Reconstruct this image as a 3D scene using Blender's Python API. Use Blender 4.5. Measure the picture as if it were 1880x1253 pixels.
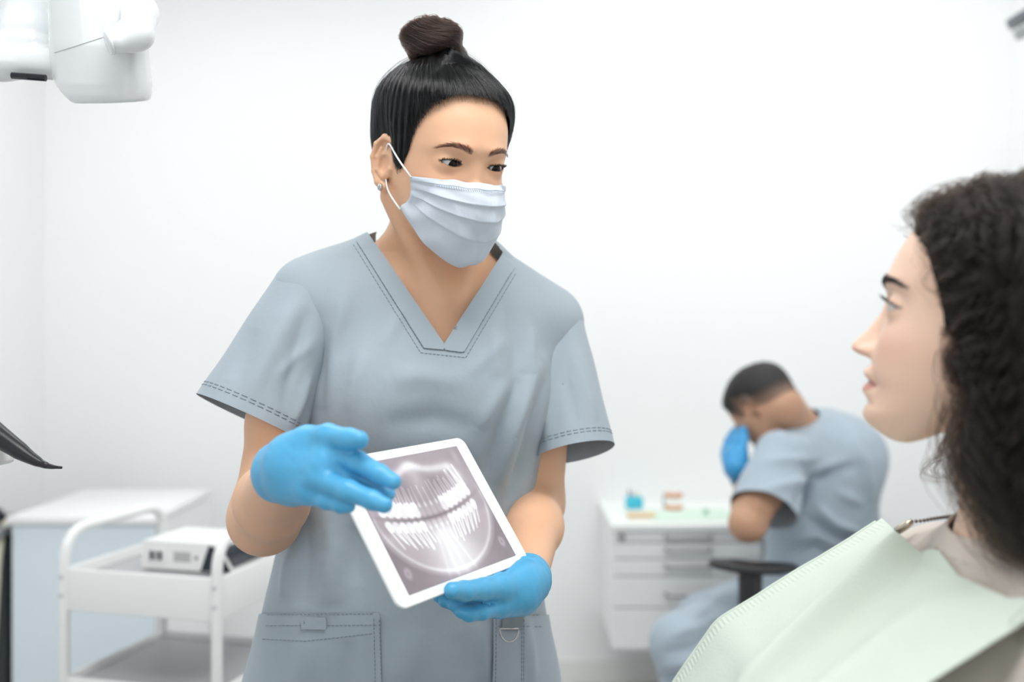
import bpy, bmesh, math, random
import numpy as np
from mathutils import Vector, Matrix

for o in list(bpy.data.objects):
    bpy.data.objects.remove(o)
SC = bpy.context.scene
COL = SC.collection
rng = np.random.default_rng(7)
PI = math.pi

# ------------------------------------------------------------------ camera
CAM_H = 1.25
F = 1828.0            # focal length in pixels of the 1880 px wide frame (35 mm on a 36 mm sensor)
cam_d = bpy.data.cameras.new('camera')
cam = bpy.data.objects.new('camera', cam_d)
COL.objects.link(cam)
cam.location = (0, 0, CAM_H)
cam.rotation_euler = (PI / 2, 0, 0)
cam_d.sensor_width = 36.0
cam_d.lens = 36.0 * F / 1880.0
cam_d.clip_start = 0.02
cam_d.dof.use_dof = True
cam_d.dof.focus_distance = 1.16
cam_d.dof.aperture_fstop = 2.4
SC.camera = cam

# ------------------------------------------------------------------ colour management, world, lights
SC.view_settings.view_transform = 'Standard'
SC.view_settings.look = 'None'
SC.view_settings.gamma = 1.0
SC.view_settings.use_curve_mapping = False
SC.view_settings.exposure = -0.16
try:
    SC.cycles.use_denoising = True
    SC.cycles.max_bounces = 8
    SC.cycles.diffuse_bounces = 5
except Exception:
    pass
world = bpy.data.worlds.new('world')
SC.world = world
world.use_nodes = True
wb = world.node_tree.nodes['Background']
wb.inputs[0].default_value = (0.93, 0.97, 1.0, 1)
wb.inputs[1].default_value = 0.9


def area_light(name, loc, target, sx, sy, power, col=(1, 1, 1)):
    d = bpy.data.lights.new(name, 'AREA')
    d.shape = 'RECTANGLE'
    d.size, d.size_y = sx, sy
    d.energy = power
    d.color = col
    o = bpy.data.objects.new(name, d)
    COL.objects.link(o)
    o.location = loc
    v = Vector(target) - Vector(loc)
    o.rotation_euler = v.to_track_quat('-Z', 'Y').to_euler()
    return o


area_light('ceiling_lamp', (0.1, 0.55, 2.72), (0.05, 0.75, 0), 1.8, 0.6, 38, (1.0, 0.995, 0.985))
area_light('ceiling_lamp', (0.9, 2.75, 2.72), (1.05, 3.2, 1.6), 1.2, 0.4, 16, (0.985, 0.995, 1.0))
area_light('ceiling_lamp', (-0.9, 2.5, 2.72), (-0.9, 2.6, 0), 1.2, 0.4, 15, (0.985, 0.995, 1.0))
area_light('window_light', (-0.2, -2.45, 1.75), (-0.2, 1.0, 1.35), 2.6, 1.5, 23, (0.92, 0.97, 1.0))


# ------------------------------------------------------------------ pixel helpers
def P(px, py, d):
    return np.array([(px - 940.0) * d / F, d, CAM_H - (py - 626.5) * d / F])


def proj(V):
    V = np.asarray(V)
    d = np.maximum(V[:, 1], 0.05)
    return np.stack([940 + V[:, 0] * F / d, 626.5 - (V[:, 2] - CAM_H) * F / d], 1)


# ------------------------------------------------------------------ signed distance toolbox
def smin(a, b, k):
    if k <= 0:
        return np.minimum(a, b)
    h = np.maximum(k - np.abs(a - b), 0) / k
    return np.minimum(a, b) - h * h * k * 0.25


def smax(a, b, k):
    return -smin(-a, -b, k)


def cone(X, a, b, ra, rb):
    a = np.asarray(a, float); b = np.asarray(b, float)
    ab = b - a
    t = np.clip(((X - a) @ ab) / max(ab @ ab, 1e-12), 0, 1)
    return np.linalg.norm(X - a - t[:, None] * ab, axis=1) - (ra + (rb - ra) * t)


def chain(X, pts, rads, k=0.01):
    d = None
    for i in range(len(pts) - 1):
        c = cone(X, pts[i], pts[i + 1], rads[i], rads[i + 1])
        d = c if d is None else smin(d, c, k)
    return d


def ell(X, c, r, R=None):
    p = X - np.asarray(c, float)
    if R is not None:
        p = p @ R
    r = np.asarray(r, float)
    k0 = np.linalg.norm(p / r, axis=1)
    k1 = np.linalg.norm(p / (r * r), axis=1)
    return k0 * (k0 - 1.0) / np.maximum(k1, 1e-9)


def table(xs, ys, smooth=0.0):
    """smooth 1-D interpolant"""
    xs = np.asarray(xs, float); ys = np.asarray(ys, float)
    o = np.argsort(xs); xs, ys = xs[o], ys[o]
    g = np.linspace(xs[0], xs[-1], 600)
    # monotone-ish cubic (Catmull-Rom tangents)
    m = np.gradient(ys, xs)
    i = np.clip(np.searchsorted(xs, g) - 1, 0, len(xs) - 2)
    h = xs[i + 1] - xs[i]; t = (g - xs[i]) / h
    v = ((2*t**3 - 3*t**2 + 1) * ys[i] + (t**3 - 2*t**2 + t) * h * m[i]
         + (-2*t**3 + 3*t**2) * ys[i + 1] + (t**3 - t**2) * h * m[i + 1])
    return lambda q: np.interp(q, g, v)


def sstep(a, b, x):
    t = np.clip((x - a) / (b - a), 0, 1)
    return t * t * (3 - 2 * t)


def gauss(x, s):
    return np.exp(-(x / s) ** 2)


def grad(f, X, e=4e-4):
    g = np.empty_like(X)
    for i in range(3):
        D = np.zeros(3); D[i] = e
        g[:, i] = (f(X + D) - f(X - D)) / (2 * e)
    return g


def nets(f, lo, hi, h):
    """naive surface nets: quads of the zero set of f on a grid"""
    lo = np.asarray(lo, float); hi = np.asarray(hi, float)
    n = np.ceil((hi - lo) / h).astype(int) + 1
    ax = [lo[i] + np.arange(n[i]) * h for i in range(3)]
    G = np.stack(np.meshgrid(*ax, indexing='ij'), -1).reshape(-1, 3)
    V = np.empty(len(G))
    for s in range(0, len(G), 400000):
        V[s:s + 400000] = f(G[s:s + 400000])
    V = V.reshape(n)
    S = V < 0
    c = np.zeros(n - 1, int)
    off = [(i, j, k) for i in (0, 1) for j in (0, 1) for k in (0, 1)]
    sl = lambda o: tuple(slice(o[i], n[i] - 1 + o[i]) for i in range(3))
    for o in off:
        c += S[sl(o)]
    act = (c > 0) & (c < 8)
    ids = -np.ones(n - 1, int)
    cells = np.argwhere(act)
    ids[act] = np.arange(len(cells))
    acc = np.zeros((len(cells), 3)); cnt = np.zeros(len(cells))
    for a in off:
        for axis in range(3):
            if a[axis]:
                continue
            b = list(a); b[axis] = 1
            A = cells + np.array(a); B = cells + np.array(b)
            va = V[tuple(A.T)]; vb = V[tuple(B.T)]
            m = (va < 0) != (vb < 0)
            t = np.where(m, va / np.where(va == vb, 1, va - vb), 0)
            p = A.astype(float)
            p[:, axis] += t
            acc[m] += p[m]; cnt[m] += 1
    verts = lo + acc / cnt[:, None] * h
    quads = []
    for axis in range(3):
        u, w = [(1, 2), (2, 0), (0, 1)][axis]
        s0 = [slice(None)] * 3; s1 = [slice(None)] * 3
        s0[axis] = slice(0, n[axis] - 1); s1[axis] = slice(1, n[axis])
        ch = S[tuple(s0)] != S[tuple(s1)]
        e = np.argwhere(ch)
        e = e[(e[:, u] > 0) & (e[:, w] > 0) & (e[:, u] < n[u] - 1) & (e[:, w] < n[w] - 1)]
        fl = S[tuple(e.T)]
        q = []
        for du, dw in ((1, 1), (0, 1), (0, 0), (1, 0)):
            cc = e.copy(); cc[:, u] -= du; cc[:, w] -= dw
            q.append(ids[tuple(cc.T)])
        q = np.stack(q, 1)
        q[~fl] = q[~fl][:, ::-1]
        quads.append(q)
    return verts, np.concatenate(quads)


def subdiv(V, Q):
    E = np.concatenate([Q[:, [i, (i + 1) % 4]] for i in range(4)])
    E = np.sort(E, 1)
    u, inv = np.unique(E, axis=0, return_inverse=True)
    inv = inv.reshape(-1)
    em = V[u].mean(1); fm = V[Q].mean(1)
    nV = len(V); nE = len(u); nQ = len(Q)
    ei = [nV + inv[i * nQ:(i + 1) * nQ] for i in range(4)]
    fi = nV + nE + np.arange(nQ)
    NQ = np.concatenate([np.stack([Q[:, i], ei[i], fi, ei[(i + 3) % 4]], 1) for i in range(4)])
    return np.concatenate([V, em, fm]), NQ


def project(f, V, it=2, lim=0.006):
    for _ in range(it):
        d = f(V); g = grad(f, V)
        s = d / np.maximum((g * g).sum(1), 0.05)
        s = s[:, None] * g
        L = np.linalg.norm(s, axis=1, keepdims=True)
        V = V - s * np.minimum(1, lim / np.maximum(L, 1e-9))
    return V


def solid(f, lo, hi, h, sub=1, it=2):
    V, Q = nets(f, lo, hi, h)
    V = project(f, V, 1, h)
    for _ in range(sub):
        V, Q = subdiv(V, Q)
        V = project(f, V, it, h * 0.6)
    return V, Q


def tris_of(Q):
    return np.concatenate([Q[:, [0, 1, 2]], Q[:, [0, 2, 3]]]) if Q.shape[1] == 4 else Q


def clip(V, T, g, attrs=()):
    """keep the part of a mesh where g >= 0; only the faces that cross are cut"""
    T = np.asarray(T)
    if T.shape[1] == 4:
        T = tris_of(T)
    s = g >= 0
    k = s[T].sum(1)
    out = [T[k == 3]]
    V = list([V]); A = [list([a]) for a in attrs]
    base = len(V[0]); V0 = V[0]
    cross = T[(k > 0) & (k < 3)]
    if len(cross):
        E = np.concatenate([cross[:, [0, 1]], cross[:, [1, 2]], cross[:, [2, 0]]])
        E = np.sort(E, 1)
        m = s[E[:, 0]] != s[E[:, 1]]
        u, inv = np.unique(E[m], axis=0, return_inverse=True)
        inv = inv.reshape(-1)
        t = g[u[:, 0]] / (g[u[:, 0]] - g[u[:, 1]])
        V.append(V0[u[:, 0]] * (1 - t[:, None]) + V0[u[:, 1]] * t[:, None])
        for a in A:
            a0 = a[0]
            tt = t if a0.ndim == 1 else t[:, None]
            a.append(a0[u[:, 0]] * (1 - tt) + a0[u[:, 1]] * tt)
        full = -np.ones(len(E), int); full[m] = base + inv
        n = len(cross)
        e01, e12, e20 = full[:n], full[n:2*n], full[2*n:]
        es = np.stack([e01, e12, e20], 1)
        sc = s[cross]; kk = sc.sum(1)
        for r in range(3):
            a, b, c = cross[:, r], cross[:, (r+1) % 3], cross[:, (r+2) % 3]
            eab, ebc, eca = es[:, r], es[:, (r+1) % 3], es[:, (r+2) % 3]
            q = (kk == 1) & sc[:, r]
            out.append(np.stack([a, eab, eca], 1)[q])
            q = (kk == 2) & ~sc[:, r]
            out.append(np.stack([eab, b, c], 1)[q])
            out.append(np.stack([eab, c, eca], 1)[q])
    T2 = np.concatenate(out)
    V2 = np.concatenate(V)
    A2 = [np.concatenate(a) for a in A]
    used = np.unique(T2)
    mp = -np.ones(len(V2), int); mp[used] = np.arange(len(used))
    return (V2[used], mp[T2]) + tuple(a[used] for a in A2)


def vnormals(V, T):
    T = tris_of(np.asarray(T))
    n = np.cross(V[T[:, 1]] - V[T[:, 0]], V[T[:, 2]] - V[T[:, 0]])
    N = np.zeros_like(V)
    for i in range(3):
        np.add.at(N, T[:, i], n)
    return N / np.maximum(np.linalg.norm(N, axis=1, keepdims=True), 1e-12)


# ------------------------------------------------------------------ objects
ORG = {}


def tag(o, label=None, cat=None, group=None, kind=None):
    if label: o['label'] = label
    if cat: o['category'] = cat
    if group: o['group'] = group
    if kind: o['kind'] = kind
    return o


def thing(name, loc, label, cat, group=None):
    o = bpy.data.objects.new(name, None)
    o.empty_display_size = 0.05
    COL.objects.link(o)
    o.location = [float(c) for c in loc]
    ORG[o.name] = np.array(loc, float)
    return tag(o, label, cat, group)


def link(name, me, parent=None):
    o = bpy.data.objects.new(name, me)
    COL.objects.link(o)
    if parent is not None:
        o.parent = parent
    ORG[o.name] = ORG[parent.name] if parent is not None else np.zeros(3)
    return o


def obj(name, V, Fc, mat, parent=None, smooth=True, col=None, attrs=None, thick=0.0, loc=None, normals=None, sub=0):
    """one mesh object; V is in world coordinates"""
    org = ORG[parent.name] if parent is not None else (np.zeros(3) if loc is None else np.asarray(loc, float))
    me = bpy.data.meshes.new(name)
    V = np.asarray(V, float) - org
    if isinstance(Fc, np.ndarray):
        nf, k = Fc.shape
        me.vertices.add(len(V)); me.vertices.foreach_set('co', V.astype(np.float32).ravel())
        me.loops.add(nf * k); me.loops.foreach_set('vertex_index', Fc.astype(np.int32).ravel())
        me.polygons.add(nf)
        me.polygons.foreach_set('loop_start', (np.arange(nf) * k).astype(np.int32))
        me.update(calc_edges=True)
        me.validate()
    else:
        me.from_pydata(V.tolist(), [], [list(map(int, f)) for f in Fc])
    me.polygons.foreach_set('use_smooth', [bool(smooth)] * len(me.polygons))
    if col is not None:
        a = me.color_attributes.new('Col', 'FLOAT_COLOR', 'POINT')
        c = np.ones((len(V), 4), np.float32); c[:, :3] = col
        a.data.foreach_set('color', c.ravel())
    for nme, arr in (attrs or {}).items():
        a = me.attributes.new(nme, 'FLOAT', 'POINT')
        a.data.foreach_set('value', np.asarray(arr, np.float32))
    if normals is not None:
        me.normals_split_custom_set_from_vertices(normals.astype(np.float32).tolist())
    me.materials.append(mat)
    me.update()
    o = bpy.data.objects.new(name, me)
    COL.objects.link(o)
    if parent is not None:
        o.parent = parent
        ORG[o.name] = org
    else:
        o.location = org
        ORG[o.name] = org
    if thick:
        m = o.modifiers.new('thickness', 'SOLIDIFY'); m.thickness = thick; m.offset = -1
    if sub:
        m = o.modifiers.new('smooth', 'SUBSURF'); m.levels = sub; m.render_levels = sub
    return o


def merge(parts):
    Vs, Fs, b = [], [], 0
    for V, Fc in parts:
        Vs.append(np.asarray(V, float))
        Fs += [[int(i) + b for i in f] for f in Fc]
        b += len(V)
    return np.concatenate(Vs), Fs


def rotz(a):
    c, s = math.cos(a), math.sin(a)
    return np.array([[c, -s, 0], [s, c, 0], [0, 0, 1.0]])


def box(c, size, R=None, bevel=0.0, seg=2):
    bm = bmesh.new()
    bmesh.ops.create_cube(bm, size=1.0)
    bmesh.ops.scale(bm, vec=Vector(size), verts=bm.verts)
    if bevel:
        bmesh.ops.bevel(bm, geom=bm.edges[:], offset=bevel, segments=seg, profile=0.5, affect='EDGES')
    bm.verts.index_update()
    V = np.array([v.co[:] for v in bm.verts]); Fc = [[v.index for v in f.verts] for f in bm.faces]
    bm.free()
    if R is not None:
        V = V @ np.asarray(R).T
    return V + np.asarray(c, float), Fc


def fillet(pts, r, n=6):
    pts = [np.asarray(p, float) for p in pts]
    out = [pts[0]]
    for i in range(1, len(pts) - 1):
        a, b, c = pts[i-1], pts[i], pts[i+1]
        u = (a - b); v = (c - b)
        q = min(r, np.linalg.norm(u) * .49, np.linalg.norm(v) * .49)
        p0 = b + u / np.linalg.norm(u) * q; p1 = b + v / np.linalg.norm(v) * q
        for t in np.linspace(0, 1, n + 1):
            out.append((1-t)**2 * p0 + 2*t*(1-t) * b + t*t * p1)
    out.append(pts[-1])
    return np.array(out)


def tube(pts, r, n=12, ring=False, flat=1.0):
    """swept tube along a polyline; r scalar or per point; flat squashes the second axis"""
    pts = np.asarray(pts, float); m = len(pts)
    r = np.full(m, r, float) if np.isscalar(r) else np.asarray(r, float)
    T = np.gradient(pts, axis=0)
    if ring:
        T = np.roll(pts, -1, 0) - np.roll(pts, 1, 0)
    T /= np.linalg.norm(T, axis=1, keepdims=True)
    up = np.array([0, 0, 1.0]) if abs(T[0, 2]) < 0.9 else np.array([1.0, 0, 0])
    A = np.cross(up, T[0]); A /= np.linalg.norm(A)
    V = []
    for i in range(m):
        A = A - (A @ T[i]) * T[i]; A /= np.linalg.norm(A)
        B = np.cross(T[i], A)
        for j in range(n):
            w = 2 * PI * j / n
            V.append(pts[i] + r[i] * (math.cos(w) * A + flat * math.sin(w) * B))
    Fc = []
    for i in range(m if ring else m - 1):
        for j in range(n):
            a, b = i * n + j, i * n + (j + 1) % n
            k = ((i + 1) % m) * n
            Fc.append([a, b, k + (j + 1) % n, k + j])
    if not ring:
        Fc.append(list(range(n))[::-1]); Fc.append([(m - 1) * n + j for j in range(n)])
    return np.array(V), Fc


def lathe(prof, c=(0, 0, 0), R=None, n=32):
    V, Fc = [], []
    m = len(prof)
    for r, z in prof:
        for j in range(n):
            w = 2 * PI * j / n
            V.append((r * math.cos(w), r * math.sin(w), z))
    for i in range(m - 1):
        for j in range(n):
            Fc.append([i*n + j, i*n + (j+1) % n, (i+1)*n + (j+1) % n, (i+1)*n + j])
    Fc.append(list(range(n))[::-1]); Fc.append([(m-1)*n + j for j in range(n)])
    V = np.array(V)
    if R is not None: V = V @ np.asarray(R).T
    return V + np.asarray(c, float), Fc


def prism(poly, y0, y1, R=None, c=(0, 0, 0)):
    """outline in local x,z extruded along local y"""
    n = len(poly)
    V = [(p[0], y0, p[1]) for p in poly] + [(p[0], y1, p[1]) for p in poly]
    Fc = [list(range(n)), [2*n - 1 - i for i in range(n)]]
    for i in range(n):
        j = (i + 1) % n
        Fc.append([i, i + n, j + n, j])
    V = np.array(V, float)
    if R is not None: V = V @ np.asarray(R).T
    return V + np.asarray(c, float), Fc


def hair(name, strands, radius, mat, parent, taper=0.35):
    """strands: (n, k, 3) world points"""
    n, k, _ = strands.shape
    cu = bpy.data.hair_curves.new(name)
    cu.add_curves([k] * n)
    p = (strands - ORG[parent.name]).astype(np.float32)
    cu.attributes['position'].data.foreach_set('vector', p.ravel())
    ra = cu.attributes.new('radius', 'FLOAT', 'POINT') if 'radius' not in cu.attributes else cu.attributes['radius']
    prof = np.interp(np.linspace(0, 1, k), [0, 0.6, 1], [1, 1, taper])
    rr = (np.asarray(radius) * np.ones(n))[:, None] * prof[None]
    ra.data.foreach_set('value', rr.astype(np.float32).ravel())
    cu.materials.append(mat)
    o = bpy.data.objects.new(name, cu)
    COL.objects.link(o)
    o.parent = parent
    ORG[o.name] = ORG[parent.name]
    return o


from mathutils.bvhtree import BVHTree


def bvh(V, T):
    return BVHTree.FromPolygons(np.asarray(V).tolist(), tris_of(np.asarray(T)).tolist())


def cast_px(tree, pts, step=5.0, lift=.0004):
    """points of a surface seen from the camera position along a pixel polyline"""
    pts = np.asarray(pts, float); out = []
    for a, b in zip(pts[:-1], pts[1:]):
        n = max(2, int(np.linalg.norm(b - a) / step))
        for t in np.linspace(0, 1, n, endpoint=False): out.append(a + (b - a) * t)
    out.append(pts[-1]); res = []
    o = Vector((0, 0, CAM_H))
    for p in out:
        d = Vector(((p[0] - 940) / F, 1, -(p[1] - 626.5) / F)).normalized()
        h = tree.ray_cast(o, d)
        if h[0] is not None:
            n = h[1] if h[1].dot(d) < 0 else -h[1]
            res.append(np.array(h[0] + n * lift))
    return np.array(res)


# ------------------------------------------------------------------ materials
MATS = {}


def lin(r, g, b):
    f = lambda c: (c / 255.0 / 12.92) if c <= 10 else (((c / 255.0) + 0.055) / 1.055) ** 2.4
    return (f(r), f(g), f(b), 1)


def mat(name, col=(0.8, 0.8, 0.8, 1), rough=0.5, metal=0.0, attr=False, noise=None, bump=None, sss=None, sheen=0.0,
        emit=0.0, coat=0.0, alpha=1.0, spec=0.5, trans=0.0):
    """noise=(scale, amount): slight colour variation; bump=(scale, distance[, stretch])"""
    if name in MATS: return MATS[name]
    m = bpy.data.materials.new(name); m.use_nodes = True
    nt = m.node_tree; N = nt.nodes; L = nt.links
    b = N['Principled BSDF']
    b.inputs['Base Color'].default_value = col
    b.inputs['Roughness'].default_value = rough
    b.inputs['Metallic'].default_value = metal
    b.inputs['Specular IOR Level'].default_value = spec
    b.inputs['Alpha'].default_value = alpha
    if sheen:
        b.inputs['Sheen Weight'].default_value = sheen
        b.inputs['Sheen Roughness'].default_value = 0.5
    if coat: b.inputs['Coat Weight'].default_value = coat
    if trans: b.inputs['Transmission Weight'].default_value = trans
    if sss:
        b.inputs['Subsurface Weight'].default_value = sss[0]
        b.inputs['Subsurface Radius'].default_value = sss[1]
        b.inputs['Subsurface Scale'].default_value = 1.0
    src = None
    if attr:
        a = N.new('ShaderNodeAttribute'); a.attribute_name = 'Col'
        src = a.outputs['Color']
    tc = N.new('ShaderNodeTexCoord')
    if noise:
        t = N.new('ShaderNodeTexNoise'); t.inputs['Scale'].default_value = noise[0]
        t.inputs['Detail'].default_value = 6
        L.new(tc.outputs['Object'], t.inputs['Vector'])
        mr = N.new('ShaderNodeMapRange')
        mr.inputs['To Min'].default_value = 1 - noise[1]; mr.inputs['To Max'].default_value = 1 + noise[1]
        L.new(t.outputs['Fac'], mr.inputs['Value'])
        mx = N.new('ShaderNodeVectorMath'); mx.operation = 'SCALE'
        if src: L.new(src, mx.inputs[0])
        else: mx.inputs[0].default_value = col[:3]
        L.new(mr.outputs[0], mx.inputs['Scale'])
        src = mx.outputs[0]
    if src: L.new(src, b.inputs['Base Color'])
    if emit:
        if src: L.new(src, b.inputs['Emission Color'])
        else: b.inputs['Emission Color'].default_value = col
        b.inputs['Emission Strength'].default_value = emit
    if bump:
        t = N.new('ShaderNodeTexNoise'); t.inputs['Scale'].default_value = bump[0]
        t.inputs['Detail'].default_value = 4
        if len(bump) > 2:
            mp = N.new('ShaderNodeMapping'); mp.inputs['Scale'].default_value = bump[2]
            L.new(tc.outputs['Object'], mp.inputs['Vector']); L.new(mp.outputs[0], t.inputs['Vector'])
        else:
            L.new(tc.outputs['Object'], t.inputs['Vector'])
        bp = N.new('ShaderNodeBump'); bp.inputs['Distance'].default_value = bump[1]
        bp.inputs['Strength'].default_value = 1.0
        L.new(t.outputs['Fac'], bp.inputs['Height']); L.new(bp.outputs[0], b.inputs['Normal'])
    MATS[name] = m
    return m


def cloth_mat(name, col, rough=0.75, sheen=0.15, weave=1400.0):
    """woven cotton; the point attribute 'seam' is the distance to a stitched line"""
    if name in MATS: return MATS[name]
    m = mat(name, col, rough, sheen=sheen)
    nt = m.node_tree; N = nt.nodes; L = nt.links; b = N['Principled BSDF']
    tc = N.new('ShaderNodeTexCoord')
    t1 = N.new('ShaderNodeTexNoise'); t1.inputs['Scale'].default_value = 45; t1.inputs['Detail'].default_value = 5
    t2 = N.new('ShaderNodeTexNoise'); t2.inputs['Scale'].default_value = weave; t2.inputs['Detail'].default_value = 2
    for t in (t1, t2): L.new(tc.outputs['Object'], t.inputs['Vector'])
    at = N.new('ShaderNodeAttribute'); at.attribute_name = 'seam'
    mr = N.new('ShaderNodeMapRange'); mr.interpolation_type = 'SMOOTHSTEP'
    mr.inputs['From Min'].default_value = 0.0002; mr.inputs['From Max'].default_value = 0.0012
    L.new(at.outputs['Fac'], mr.inputs['Value'])
    # stitches pucker the cloth beside the line
    mr2 = N.new('ShaderNodeMapRange'); mr2.interpolation_type = 'SMOOTHSTEP'
    mr2.inputs['From Min'].default_value = 0.0; mr2.inputs['From Max'].default_value = 0.006
    mr2.inputs['To Min'].default_value = 1.0; mr2.inputs['To Max'].default_value = 0.0
    L.new(at.outputs['Fac'], mr2.inputs['Value'])
    t3 = N.new('ShaderNodeTexNoise'); t3.inputs['Scale'].default_value = 110; t3.inputs['Detail'].default_value = 1
    L.new(tc.outputs['Object'], t3.inputs['Vector'])
    mu = N.new('ShaderNodeMath'); mu.operation = 'MULTIPLY'; L.new(t3.outputs['Fac'], mu.inputs[0]); L.new(mr2.outputs[0], mu.inputs[1])
    h = N.new('ShaderNodeMath'); h.operation = 'MULTIPLY_ADD'
    L.new(t1.outputs['Fac'], h.inputs[0]); h.inputs[1].default_value = 1.2; L.new(mr.outputs[0], h.inputs[2])
    h2 = N.new('ShaderNodeMath'); h2.operation = 'MULTIPLY_ADD'
    L.new(t2.outputs['Fac'], h2.inputs[0]); h2.inputs[1].default_value = 0.12; L.new(h.outputs[0], h2.inputs[2])
    h3 = N.new('ShaderNodeMath'); h3.operation = 'MULTIPLY_ADD'
    L.new(mu.outputs[0], h3.inputs[0]); h3.inputs[1].default_value = 1.6; L.new(h2.outputs[0], h3.inputs[2])
    bp = N.new('ShaderNodeBump'); bp.inputs['Distance'].default_value = 0.0009; bp.inputs['Strength'].default_value = 0.8
    L.new(h3.outputs[0], bp.inputs['Height']); L.new(bp.outputs[0], b.inputs['Normal'])
    # thread of the stitching is a little darker than the cloth
    mx = N.new('ShaderNodeMix'); mx.data_type = 'RGBA'
    mx.inputs['A'].default_value = tuple(c * 0.72 for c in col[:3]) + (1,); mx.inputs['B'].default_value = col
    L.new(mr.outputs[0], mx.inputs['Factor']); L.new(mx.outputs['Result'], b.inputs['Base Color'])
    return m


def hair_mat(name, col, rough=0.3, rad=0.35):
    if name in MATS: return MATS[name]
    m = bpy.data.materials.new(name); m.use_nodes = True
    N = m.node_tree.nodes; L = m.node_tree.links
    N.remove(N['Principled BSDF'])
    h = N.new('ShaderNodeBsdfHairPrincipled')
    h.parametrization = 'COLOR'
    h.inputs['Color'].default_value = col
    h.inputs['Roughness'].default_value = rough
    h.inputs['Radial Roughness'].default_value = rad
    h.inputs['Random Roughness'].default_value = 0.4
    h.inputs['IOR'].default_value = 1.45
    L.new(h.outputs[0], N['Material Output'].inputs['Surface'])
    MATS[name] = m
    return m
# ================================================================== the room
WALL = mat('wall_paint', lin(241, 242, 242), rough=.6, noise=(1.2, .006))
FLOOR = mat('floor_vinyl', lin(205, 205, 203), rough=.35, noise=(6, .03))
BASE = mat('white_trim', lin(232, 232, 230), rough=.4)
XL, XR, YB, YF, ZC = -1.72, 1.83, 3.66, -2.6, 2.78


def slab(name, c, s, m):
    o = obj(name, *box(c, s), m, smooth=False)
    o['kind'] = 'structure'
    return o


slab('floor', ((XL + XR) / 2, (YB + YF) / 2, -.05), (XR - XL + .2, YB - YF + .2, .1), FLOOR)
slab('ceiling', ((XL + XR) / 2, (YB + YF) / 2, ZC + .05), (XR - XL + .2, YB - YF + .2, .1), WALL)
slab('wall_back', ((XL + XR) / 2, YB + .05, ZC / 2), (XR - XL + .2, .1, ZC), WALL)
slab('wall_left', (XL - .05, (YB + YF) / 2, ZC / 2), (.1, YB - YF, ZC), WALL)
slab('wall_right', (XR + .05, (YB + YF) / 2, ZC / 2), (.1, YB - YF, ZC), WALL)
slab('wall_front', ((XL + XR) / 2, YF - .05, ZC / 2), (XR - XL + .2, .1, ZC), WALL)
slab('baseboard_back', ((XL + XR) / 2, YB - .008, .04), (XR - XL, .014, .08), BASE)
# ------------------------------------------------------------------ a head (local axes: x = own left, y = forward, z = up; origin between the ears at eye level)
Z_W = table([-.118, -.108, -.098, -.085, -.07, -.05, -.03, -.01, .02, .05, .075, .095, .108, .1145],
            [.010, .026, .035, .0435, .051, .0585, .0640, .0665, .0690, .0715, .0655, .0500, .0300, .004])
Z_B = table([-.118, -.108, -.095, -.08, -.06, -.04, -.02, 0, .03, .055, .075, .095, .108, .1145],
            [.048, .030, .012, -.012, -.045, -.066, -.082, -.092, -.1, -.098, -.088, -.066, -.044, -.016])
Z_C = table([-.118, -.108, -.09, -.07, -.04, 0, .05, .1, .1145], [.058, .050, .040, .022, .006, -.004, -.012, -.012, -.012])


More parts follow.
